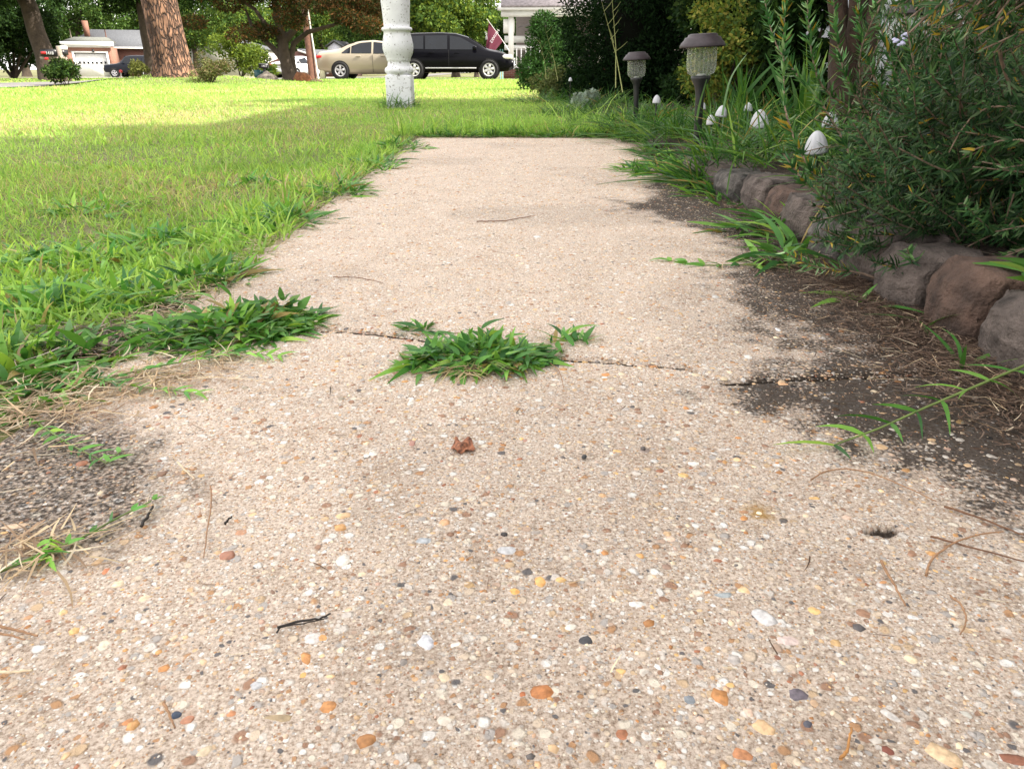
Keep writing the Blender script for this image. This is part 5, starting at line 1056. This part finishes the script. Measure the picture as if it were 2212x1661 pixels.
for z in zz_:
    r0 = .375 - .016 * z + .12 * math.exp(-max(z, 0) * 5); cx = -.045 * z
    for k in range(n):
        a = 2 * math.pi * k / n; rr = r0 * (1 + .05 * math.sin(a * 5 + 1) * math.exp(-max(z, 0) * 3)) + .012 * (vnoise(a * 9.5, z * 3.5) - .5); V.append((cx + rr * math.cos(a), rr * math.sin(a), z))
m = len(zz_); Fq = [(i * n + k, i * n + (k + 1) % n, (i + 1) * n + (k + 1) % n, (i + 1) * n + k) for i in range(m - 1) for k in range(n)]; build('trunk', np.array(V), np.array(Fq), pb, o, smooth=True)
rs = np.random.default_rng(5); foliage('crown', o, crownblobs((-.4, 0, 10.5), (2.6, 2.6, 2.2), 22, .7, rs), 7000, .22, GD + GM[:1], asp=.2)
# trunk behind it and the big one across the street
def D0(u, d): p = D(u, 170, d); return p[0], d, gz(p[0], d)
x, y, z = D0(113, 27)
tree('shade_tree', 'large brown-trunked shade tree across the street at the left, leaning slightly left', 'tree', (x, y, z), 6.0, .30, 4.3, (5.0, 3.2, 2.5), 52, .9, 42000, .15, GD + GM[:1], lean=(-1.0, 0), seed=21, limbs=10)
x, y, z = D0(338, 36)
tree('shade_tree', 'darker tree half hidden behind the old pine', 'tree', (x, y, z), 5, .38, 4.9, (4.6, 3, 2.6), 40, .9, 30000, .16, GD + GM[:1], seed=22, limbs=9)
# spreading red-green maple
x, y, z = D0(620, 22)
o = thing('japanese_maple', (x, y, z), 'spreading bronze-green maple with forked trunk over a ring of rocks', 'tree'); mb = MB()
def mp_(u, v, dy=0): return D(u, v, 22 + dy) - np.array([x, y, z])
mb.tube(np.array([mp_(628, 178), mp_(624, 160), mp_(617, 135), mp_(612, 105), mp_(612, 80), mp_(600, 50), mp_(590, -10)]), [.24, .19, .16, .15, .12, .09, .06], 12)
mb.tube(np.array([mp_(642, 176, .1), mp_(634, 150, .1), mp_(630, 120, .1), mp_(634, 95, .1), mp_(665, 70, .1), mp_(720, 55, .1), mp_(780, 20, .1)]), [.10, .085, .08, .075, .06, .045, .03], 10)
mb.tube(np.array([mp_(611, 128), mp_(590, 105), mp_(562, 80), mp_(545, 60), mp_(530, 20)]), [.10, .075, .06, .045, .03], 8)
mb.tube(np.array([mp_(612, 90), mp_(640, 62), mp_(660, 30), mp_(670, -20)]), [.11, .08, .06, .04], 8)
mb.tube(np.array([mp_(612, 85), mp_(575, 55), mp_(550, 20, 0), mp_(500, -10)]), [.09, .06, .05, .03], 8)
mb.obj('trunk', mat('maple_bark', (.065, .048, .034), .9, .35, 8, .6, 30, bdist=.02), o, True)
bl = []
for i in range(120):
    u = random.uniform(400, 840); f = abs(u - 610) / 220; v = random.uniform(-190, 76 + 12 * math.sin(u * .05) - 24 * f); dy = random.uniform(-1.8, 1.8); p_ = D(u, v, 22 + dy) - np.array([x, y, z]); bl.append((*p_, .42, .5, .2))
foliage('crown', o, bl, 80000, .085, GRD, asp=.45)
# rocks round it
M_rock = mat('field_rock', (.22, .19, .16), .95, .35, 12, .8, 40, bdist=.02)
for (u, v, w_, h_, lb, mm3) in [(578, 172, 22, 14, 'grey rock mound at the left foot of the maple', M_rock), (533, 176, 12, 5, 'small flat dark stone left of the maple', M_rock), (653, 172, 20, 15, 'rust-brown rock right of the maple trunk', mat('rust_rock', (.22, .09, .04), .95, .4, 14, .8, 40, bdist=.02)), (682, 175, 14, 5, 'flat tan stone at the right end of the ring', mat('tan_rock', (.32, .22, .14), .95, .3, 14, .6, 40, bdist=.02)), (665, 175, 9, 5, 'small pale stone beside the rust-brown rock', mat('pale_rock', (.45, .36, .28), .95, .2, 14, .6, 40, bdist=.02))]:
    p_ = D(u, v, 21.3); s_ = 21.3 * .92 / F; V0, F0 = icos(3); j = np.array([vnoise(a[0] * 2 + u, a[1] * 2 + a[2] * 2) for a in V0]); Vr = V0 * (.8 + .4 * j)[:, None] * np.array([w_ * s_, w_ * s_ * .8, h_ * s_ * 1.3])
    o = build('rock', Vr, F0, mm3, smooth=True); o.location = (p_[0], 21.3, gz(p_[0], 21.3)); tag(o, lb, 'rock', 'rocks round the maple')
p_ = D(558, 165, 21.9); mb = MB(); mb.box((0, 0, .12), (.16, .14, .26)); mb.tube(np.array([(.1, 0, .2), (.22, 0, .08), (.3, 0, .02)]), [.05, .06, .07]); o = mb.obj('watering_can', mat('teal_plastic', (.02, .09, .10), .4), None); o.location = (p_[0], 21.9, gz(p_[0], 21.9) + .03); tag(o, 'dark teal plastic watering can between the rock and the maple trunk', 'watering can')
# utility pole with guy and pedestal
x, y, z = D0(676, 31.5)
o = thing('utility_pole', (x, y, z), 'brown wooden utility pole behind the maple', 'pole'); mb = MB(); mb.tube(np.array([(0, 0, -.1), (-.05, 0, 4.5), (-.1, 0, 9)]), [.16, .15, .12], 16); mb.obj('pole', mat('pole_wood', (.11, .05, .03), .9, .3, 10, .6, 30, bdist=.02), o, True)
mb = MB(); mb.box((-.1, 0, 8.5), (2.2, .12, .12)); mb.obj('crossarm', M_wood, o)
mb = MB(); mb.tube(np.array([(.25, -.1, -.1), (.1, -.1, 2.3), (-.05, 0, 6)]), [.035, .03, .01], 8); mb.obj('guy_guard', mat('guard_grey', (.4, .42, .36), .6), o, True)
x, y, z = D0(698, 32.5); mb = MB(); mb.box((0, 0, .28), (.2, .2, .62)); mb.box((0, 0, .6), (.23, .23, .05)); o = mb.obj('utility_pedestal', mat('pale_green_box', (.55, .55, .38), .6)); o.location = (x, y, z); tag(o, 'pale yellowish utility pedestal between the pole and the beige sedan', 'utility box')
for i, (a, b__, lb) in enumerate([(D(1000, -120, 30), D(1390, 55, 20), 'power line sagging across the porch roof'), (D(1310, -60, 24), D(1120, 60, 33), 'thin service wire in front of the porch roof')]):
    pts = [a + (b__ - a) * q + np.array([0, 0, -.25 * math.sin(math.pi * q)]) for q in np.linspace(0, 1, 14)]; mb = MB(); mb.tube(np.array(pts) - a, .012, 6); o = mb.obj('power_line', M_black, None, True); o.location = a; tag(o, lb, 'wire', 'overhead wires')
# mailboxes
def text_mesh(s, size, m, parent, loc, rot, name='number', ext=.002, mirror=False):
    cu = bpy.data.curves.new('t', 'FONT'); cu.body = s; cu.size = size; cu.extrude = ext; cu.align_x = 'CENTER'; cu.align_y = 'CENTER'
    to = bpy.data.objects.new('t', cu); COL.objects.link(to); dg = bpy.context.evaluated_depsgraph_get(); me = bpy.data.meshes.new_from_object(to.evaluated_get(dg)); bpy.data.objects.remove(to); bpy.data.curves.remove(cu)
    me.name = name; me.materials.clear(); me.materials.append(m); o = bpy.data.objects.new(name, me); COL.objects.link(o); o.parent = parent; o.location = loc; o.rotation_euler = rot
    if mirror: o.scale = (-1, 1, 1)
    return o
M_mail = mat('mailbox_black', (.012, .012, .014), .35, .1, 10)
def mailbox(u, v, d, w, label, num, red=True, side=1):
    x, y, z = D0(u, d); zc = D(u, v, d)[2] - z; o = thing('mailbox', (x, y, z), label, 'mailbox')
    mb = MB(); k = 10; prof = [(-.09, -.1), (.09, -.1), (.09, .03)] + [(.09 * math.cos(a), .03 + .075 * math.sin(a)) for a in np.linspace(.3, math.pi - .3, 7)] + [(-.09, .03)]
    mb.poly([(-w / 2, a, b_ + zc) for a, b_ in prof], (w, 0, 0)); mb.obj('box', M_mail, o)
    mb = MB(); mb.box((w * .5 + .07 if side > 0 else 0, .0, zc / 2 + .06), (.1, .1, zc + .25) if side > 0 else (.09, .09, zc)); mb.obj('post', M_wood if side > 0 else M_mail, o)
    if side > 0:
        mb = MB(); mb.box((.05, 0, zc - .14), (w + .25, .08, .07)); mb.obj('bracket', M_wood, o)
    text_mesh(num, .12, M_whitetrim, o, (.05, -.096, zc - .01), (R(90), 0, 0))
    if red: mb = MB(); mb.box((-w * .3, -.1, zc + .0), (.14, .01, .07)); mb.box((-w * .2, -.08, zc - .16), (.12, .02, .07)); mb.obj('flag', M_red, o)
    return o
mailbox(120, 115, 24, .46, 'black mailbox numbered 1418 on a weathered wooden post across the street', '1418')
mailbox(573, 143, 36, .40, 'small black mailbox numbered 1412 on a thin post left of the maple', '1412', False, -1)
x, y, z = D0(149, 24.4); zc = D(149, 104, 24.4)[2] - z; o = thing('newspaper_box', (x, y, z), 'white-hooded box on the far side of the mailbox post', 'mailbox'); mb = MB(); mb.box((0, 0, zc), (.16, .3, .1)); mb.obj('hood', M_whitetrim, o); mb = MB(); mb.box((.02, 0, zc - .13), (.11, .28, .14)); mb.obj('box', M_mail, o); mb = MB(); mb.box((-.02, .1, zc / 2 - .1), (.07, .07, zc - .15)); mb.obj('post', M_wood, o)
shrub('leafy_shrub', 'dark green bush in front of the black mailbox by the street', (*D0(140, 15.2)[:2], gz(-8.6, 15.2)), (.37, .35, .27), 18, .12, 3400, .05, GM + GD, seed=31)
x, y, z = D0(455, 16.2); shrub('twiggy_shrub', 'twiggy olive and rust shrub at the right foot of the old pine', (x, y, z), (.5, .4, .3), 18, .13, 3600, .04, [(.12, .13, .05), (.17, .13, .07), (.08, .11, .03)], seed=32, stems=12)
x, y, z = D0(300, 16.8); shrub('twiggy_shrub', 'small olive shrub at the left foot of the old pine', (x, y, z + .05), (.28, .25, .16), 12, .09, 1500, .04, [(.12, .14, .04), (.16, .17, .05)], seed=33)
for (u, v0, v1, d, lb) in [(263, 155, 177, 17.5, 'left white marker stake with an orange top in the verge'), (298, 148, 170, 17.6, 'white marker stake with a round red reflector left of the old pine')]:
    a = D(u, v1, d); b_ = D(u - 2, v0, d); o = thing('marker_stake', a, lb, 'stake', 'marker stakes'); mb = MB(); mb.tube(np.array([(0, 0, -.05), (b_ - a)]), [.010, .010], 6); mb.obj('stake', M_whitetrim, o)
    mb = MB(); mb.lathe([(0, -.008), (.035, -.008), (.035, .008), (0, .008)], n=16, axis='y', c=(b_ - a)); mb.obj('reflector', M_red, o)
# left side dense greens
for i, (u, d, rx, h, pal, lb, nn2) in enumerate([(-60, 33, 2.6, 2.4, GD, 'dark hedge-like evergreen mass at the far left edge', 30000), (30, 35, 2.3, 2.4, GD, 'dark bushy evergreen left of the leaning trunk', 30000), (112, 44, .9, 1.5, GD + GM, 'dark green shrub mass behind the leaning trunk', 8000),
        (520, 44, 1.5, 1.35, GY, 'rounded bright yellow-green small tree left of the maple', 7000), (565, 52, .8, 1.0, GD, 'small dark clipped conifer by the white car', 2500), (590, 53, .55, .5, GY, 'low bright green bush beside the clipped conifer', 1200)]):
    x, y, z = D0(u, d); shrub('evergreen_shrub' if pal is not GY else 'small_tree', lb, (x, y, z), (rx, rx * .8, h), 24, rx * .33, nn2, .12 if d < 50 else .13, pal, 'shrub', seed=40 + i)
FT = [(-90, 62, 4.5, 'dark tall tree at the far left behind the hedge', GD), (60, 78, 5.5, 'tall dark tree behind the leaning trunk', GD + GM[:1]), (190, 95, 6, 'broad tree rising behind the brick garage roof', GM), (330, 100, 6.5, 'broad mid-green tree behind the old pine', GM), (430, 92, 5.5, 'soft green tree right of the old pine', GM + GY[:1]),
      (520, 110, 7, 'pale green tree behind the yellow-green small tree', GM + GY), (610, 120, 7, 'hazy green tree behind the white car', GM), (700, 125, 7.5, 'wide pale green tree above the brick gable', GM + GY), (790, 115, 6.5, 'green tree between maple and white post', GM), (850, 90, 5, 'dark green tree behind the white post', GD + GM),
      (905, 56, 4.2, 'yellow-green broadleaf tree above the black car\'s rear', GY + GM), (985, 60, 4.4, 'yellow-green broadleaf tree above the black car\'s roof', GY + GM), (1030, 75, 3.2, 'feathery dark green tree left of the flag', GM), (1130, 70, 4, 'tree behind the neighbour\'s porch', GM), (1092, 48, 1.1, 'narrow dark conifer beside the porch', GD)]
for i, (u, d, r_, lb, pal) in enumerate(FT):
    x, y, z = D0(u, d); h = r_ * 1.05
    if d == 48: shrub('conifer', lb, (x, y, z), (.9, .9, 1.7), 16, .4, 4000, .13, pal, 'tree', 'trees beyond the street and drive', seed=60 + i); continue
    tree('broadleaf_tree', lb, 'tree', (x, y, z), h, r_ * .06, h + .2, (r_, r_ * .7, r_ * .82), 40, r_ * .26, 9500 if d > 60 else 15000, .13 + d * .0022, pal, 'trees beyond the street and drive', seed=60 + i)
tag(shrub('woods', 'woodland backdrop closing the view far down the street', (-40, 150, -.4), (75, 8, 5.5), 170, 3.6, 34000, .8, GM + GD[2:], seed=90), kind='stuff')

# ------------------------------------------------------------------ houses across the street
B_or = brickmat('orange_brick', (.19, .07, .04), (.24, .095, .055), (.24, .18, .15)); B_rd = brickmat('dark_red_brick', (.10, .03, .022), (.13, .042, .03), (.16, .12, .1))
R_gr = shingle('grey_shingle', (.085, .09, .10)); R_gn = shingle('greenish_shingle', (.12, .125, .11))
yh = 75.0
def HP(u, v, d=yh): return D(u, v, d)
gx0, gx1 = HP(153, 150)[0], HP(243, 150)[0]; gz0 = gz(gx0, yh) - .05; zt_ = HP(0, 101)[2]
o = thing('brick_house', ((gx0 + gx1) / 2, yh, gz0), 'orange brick garage wing and grey-roofed house across the street', 'house', rz=R(20)); ox, oz = o.location.x, o.location.z
wl = gx1 - gx0; hh = zt_ - oz
mb = MB(); dxo = HP(167, 150)[0] - ox, HP(235, 150)[0] - ox; zd = HP(0, 114)[2] - oz
mb.box(((-wl / 2 + dxo[0]) / 2, 2.5, hh / 2), (dxo[0] + wl / 2, 5, hh)); mb.box(((wl / 2 + dxo[1]) / 2, 2.5, hh / 2), (wl / 2 - dxo[1], 5, hh)); mb.box(((dxo[0] + dxo[1]) / 2, 2.5, (zd + hh) / 2), (dxo[1] - dxo[0] - .004, 5, hh - zd)); mb.obj('wall', B_or, o)
mb = MB(); mb.box(((dxo[0] + dxo[1]) / 2, .3, zd / 2 - .05), (dxo[1] - dxo[0] - .3, .1, zd - .1)); dr = mb.obj('garage_door', M_whitetrim, o)
mb = MB()
for i in range(7): xx = dxo[0] + .45 + i * (dxo[1] - dxo[0] - .7) / 6.3; mb.box((xx, .24, zd * .60), (.17, .03, .2))
mb.obj('window', M_glass, dr)
mb = MB(); mb.box((dxo[0] + .06, .1, zd / 2), (.16, .24, zd)); mb.box((dxo[1] - .06, .1, zd / 2), (.16, .24, zd)); mb.box(((dxo[0] + dxo[1]) / 2, .1, zd + .03), (dxo[1] - dxo[0] + .1, .24, .14)); mb.obj('door_frame', M_whitetrim, o)
mb = MB(); mb.box((.1, -.22, hh + .22), (wl + .5, .12, .36)); mb.box((.0, 0.0, hh - .02), (wl + .05, .1, .13)); mb.obj('fascia', M_whitetrim, o)
mb = MB(); z1 = HP(0, 78)[2] - oz; mb.poly([(-wl / 2 - .25, -.2, hh + .36), (wl / 2 + .3, -.2, hh + .36), (wl / 2 - .6, 3.0, z1), (-wl / 2 + .6, 3.0, z1)], (0, 3, .02)); mb.obj('roof', R_gn, o)
mx0, mx1 = HP(160, 150, 80)[0] - ox + 2.2, HP(330, 150, 80)[0] - ox + 3.6; ze = D(0, 103, 80)[2] - oz; zr = D(0, 66, 86)[2] - oz
mb = MB(); mb.box(((mx0 + mx1) / 2, 9.6, ze / 2), (mx1 - mx0, 9, ze)); mb.obj('main_wall', B_rd, o)
mb = MB(); mb.poly([(mx0 - .4, 4.7, ze), (mx1 + .4, 4.7, ze), (mx1 - 3.0, 10, zr), (mx0 + 1.5, 10, zr)], (0, .05, -.05)); mb.poly([(mx1 + .4, 4.7, ze), (mx1 + .4, 14, ze), (mx1 - 3.0, 10, zr)], (0, .05, -.05)); mb.obj('main_roof', R_gr, o)
mb = MB(); mb.box(((mx0 + mx1) / 2, 4.66, ze - .05), (mx1 - mx0 + .9, .1, .16)); mb.obj('gutter', M_whitetrim, o)
cx_ = HP(202, 70, 83)[0] - ox + 2.4; mb = MB(); mb.box((cx_, 8, zr - .1), (.5, .5, 1.6)); mb.obj('chimney', B_or, o)
for uu in (216, 283): cx2 = HP(uu, 85, 82)[0] - ox; mb = MB(); mb.tube(np.array([(cx2, 7.0, ze + .4), (cx2, 7.0, ze + 1.7)]), .05); mb.obj('vent_pipe', B_or if uu > 250 else M_wood, o)
wxx = HP(248, 130, 80)[0] - ox; mb = MB(); mb.box((wxx, 5.07, 1.35), (.7, .08, 1.1)); wo = mb.obj('window', M_glass, o); mb = MB(); mb.box((wxx - .4, 5.05, 1.35), (.1, .12, 1.3)); mb.box((wxx + .4, 5.05, 1.35), (.1, .12, 1.3)); mb.box((wxx, 5.05, 1.97), (.9, .12, .1)); mb.obj('frame', M_whitetrim, wo)
mb = MB(); lx = HP(200, 110)[0] - ox; mb.box((lx, -.06, hh * .86), (.16, .12, .26)); mb.obj('wall_lantern', M_black, o)
# brick gable house behind the pole
d2 = 78; a0 = D(640, 150, d2)[0]; a1 = D(705, 150, d2)[0]; o = thing('brick_house', (a0, d2, gz(a0, d2) - .1), 'low red brick gable-ended house behind the utility pole', 'house'); oz = o.location.z
zp = D(0, 110, d2)[2] - oz; zl = D(0, 141, d2)[2] - oz; w_ = a1 - a0 + 1.6
mb = MB(); mb.poly([(-3.0, 0, 0), (w_, 0, 0), (w_, 0, zl), (.4, 0, zp), (-3.0, 0, zl + .1)], (0, 10, 0)); mb.obj('wall', B_rd, o)
mb = MB(); mb.poly([(.4, -.3, zp + .12), (w_ + .5, -.3, zl - .05), (w_ + .5, -.3, zl - .22), (.4, -.3, zp - .06)], (0, .1, 0)); mb.obj('rake_board', M_whitetrim, o)
mb = MB(); mb.poly([(.4, -.25, zp + .14), (w_ + .5, -.25, zl - .03), (w_ + 3.6, 3, zl - .05), (w_ + 1.6, 4, zp + .02), (.4, 4, zp + .14)], (0, 0, .06)); mb.obj('roof', R_gr, o)
def gable(u0, u1, vt, ve, d, label, mw):
    a0 = D(u0, 150, d)[0]; a1 = D(u1, 150, d)[0]; o = thing('gable_house', ((a0 + a1) / 2, d, gz(a0, d)), label, 'house', 'distant gabled houses'); w = a1 - a0; oz = o.location.z; zt1 = D(0, vt, d)[2] - oz; ze1 = D(0, ve, d)[2] - oz
    mb = MB(); mb.poly([(-w / 2, 0, 0), (w / 2, 0, 0), (w / 2, 0, ze1), (0, 0, zt1), (-w / 2, 0, ze1)], (0, 8, 0)); mb.obj('wall', mw, o)
    mb = MB(); mb.poly([(-w / 2 - .3, -.3, ze1), (0, -.3, zt1 + .12), (w / 2 + .3, -.3, ze1), (w / 2 + .3, -.3, ze1 + .16), (0, -.3, zt1 + .3), (-w / 2 - .3, -.3, ze1 + .16)], (0, 8.6, 0)); mb.obj('roof', R_gr, o); return o
gable(712, 742, 92, 103, 112, 'white gabled house far behind the beige sedan\'s boot', mat('pale_siding', (.6, .6, .66), .7))
gable(796, 824, 95, 103, 118, 'low pale house far behind the beige sedan\'s roof', bpy.data.materials['pale_siding'])
gable(405, 560, 86, 108, 96, 'pale house glimpsed through leaves right of the old pine', mat('pale_house', (.62, .6, .56), .7))
# neighbour's porch house
yp = 36.0; o = thing('porch_house', (D(1085, 150, yp)[0], yp, gz(0, yp)), 'white porch house with post and railing behind the black car\'s nose', 'house'); ox, oz = o.location.x, o.location.z
def Q(u, v, d=yp): p_ = D(u, v, d); return p_[0] - ox, p_[2] - oz
M_pw = mat('porch_white', (.7, .7, .68), .6, .06, 4); x0, _ = Q(1087, 0); x1 = 9.0
zf = Q(0, 150)[1]; mb = MB(); mb.box(((x0 + x1) / 2, 1.6, zf / 2), (x1 - x0, 3.2, zf)); mb.obj('porch_floor', B_rd, o)
mb = MB(); xx, zz = Q(1104, 45); mb.box((xx, .1, (zf + zz + .5) / 2), (.24, .24, zz + .5 - zf)); mb.obj('post', M_pw, o); mb = MB(); xx2, _ = Q(1300, 45); mb.box((xx2, .1, (zf + zz + .5) / 2), (.24, .24, zz + .5 - zf)); mb.obj('post', M_pw, o)
zr1, zr0 = Q(0, 103)[1], Q(0, 146)[1]
mb = MB(); mb.box(((xx + 2.1) / 2 + .1, .1, zr1), (1.9, .07, .06)); mb.box(((xx + 2.1) / 2 + .1, .1, zr0), (1.9, .07, .07))
for i in range(9): mb.box((xx + .25 + i * .21, .1, (zr0 + zr1) / 2), (.05, .05, zr1 - zr0))
mb.obj('railing', M_whitetrim, o)
ze2 = Q(0, 37)[1]; zs2 = Q(0, 24)[1]
mb = MB(); mb.box(((x0 + x1) / 2 - .1, 0, (ze2 + zs2) / 2), (x1 - x0, .3, zs2 - ze2)); mb.box(((x0 + x1) / 2 - .1, -.2, zs2 + .07), (x1 - x0 + .3, .16, .14)); mb.box((x0 + .25, .6, (Q(0, 60)[1] + ze2) / 2 - .15), (.5, 1.1, ze2 - Q(0, 66)[1])); mb.obj('beam', M_pw, o)
mb = MB(); mb.poly([(x0 - .1, -.3, zs2 + .12), (x1, -.3, zs2 + .12), (x1, 4, zs2 + 1.9), (x0 - .1, 4, zs2 + 1.9)], (0, 0, .08)); mb.obj('roof', shingle('brown_shingle', (.26, .23, .24)), o)
mb = MB(); mb.box(((x0 + x1) / 2 + .3, 4.5, 1.6), (x1 - x0 - .6, 2.5, 3.2)); mb.obj('wall', mat('porch_back_wall', (.2, .17, .16), .8), o)
xa, za = Q(1103, 75); xb, zb_ = Q(1180, 82); mb = MB(); mb.box(((xa + xb) / 2 + .3, 2.6, (za + zb_) / 2 - .05), (xb - xa + 1.2, .2, .3)); mb.box(((xa + xb) / 2 + .3, 2.2, (za + zb_) / 2 - .42), (xb - xa + 1.2, .12, .22)); mb.obj('inner_rail', M_pw, o)
# plants on the porch
shrub('potted_plant', 'leafy green plant on the neighbour\'s porch behind the railing', (ox + 1.3, yp + .9, oz + zf), (.5, .4, .45), 12, .2, 1300, .09, GY + GM, 'plant', seed=93)
x, y, z = D0(1150, 34.5); shrub('leafy_shrub', 'dark weeds and shrub in front of the porch steps', (x, y, z), (.6, .4, .14), 12, .12, 900, .06, GM + GD, seed=94)
x, y, z = D0(1205, 28); shrub('evergreen_shrub', 'tall mid-green evergreen beside the neighbour\'s porch', (x + .1, y, z), (.8, .7, 1.0), 18, .33, 9000, .07, GD + GM[:1], seed=95)
# flag
o = thing('house_flag', (D(1088, 92, 35)[0], 35, D(1088, 92, 35)[2]), 'maroon flag with white lettering hanging from a slanted pole on the porch', 'flag'); A = np.array(o.location)
mb = MB(); p1 = D(1052, 42, 34.4) - A; mb.tube(np.array([(.25, .1, -.35), (0, 0, 0), p1]), .014, 8); mb.obj('pole', M_whitetrim, o, True)
V = []; nu, nv = 14, 24
for j in range(nv):
    t = j / (nv - 1)
    for i in range(nu):
        s_ = i / (nu - 1)      # s 0 at pole tip (left), 1 at pole butt (right)
        top = (D(1056, 47, 34.5) - A) * (1 - s_) + (D(1086, 90, 34.9) - A) * s_
        bot = (D(1047, 120, 34.5) - A) * (1 - s_) + (D(1063, 118, 34.6) - A) * s_
        q = top * (1 - t) + bot * t; q = q + np.array([0, .09 * math.sin(s_ * 9 + t * 1.5) * t, 0]); V.append(q)
fo = build('cloth', np.array(V), gridF(nu, nv), mat('maroon_cloth', (.085, .005, .022), .8, .1, 3), o, smooth=True); sm = fo.modifiers.new('s', 'SOLIDIFY'); sm.thickness = .006
c_ = D(1069, 79, 34.25) - A
tm = text_mesh('HAWKS', .17, M_whitetrim, o, tuple(c_), (R(90), R(-55), 0), 'lettering', .004, True)
c_ = D(1050.5, 78, 34.25) - A; text_mesh('JAMES', .11, M_whitetrim, o, tuple(c_), (R(90), R(88), 0), 'lettering', .004)
mb = MB(); x, y, z = D0(1081, 34.6); mb.tube(np.array([(0, 0, 0), (0, 0, 1.2)]), .02, 8); mb.tube(np.array([(.1, 0, 0), (.1, 0, 1.2)]), .02, 8); o = mb.obj('garden_stake', mat('teal_metal', (.12, .3, .33), .5)); o.location = (x, y, z); tag(o, 'pair of teal garden stakes between the black car and the porch', 'stake')
print('polys', sum(len(o.data.polygons) for o in bpy.data.objects if o.type == 'MESH'))
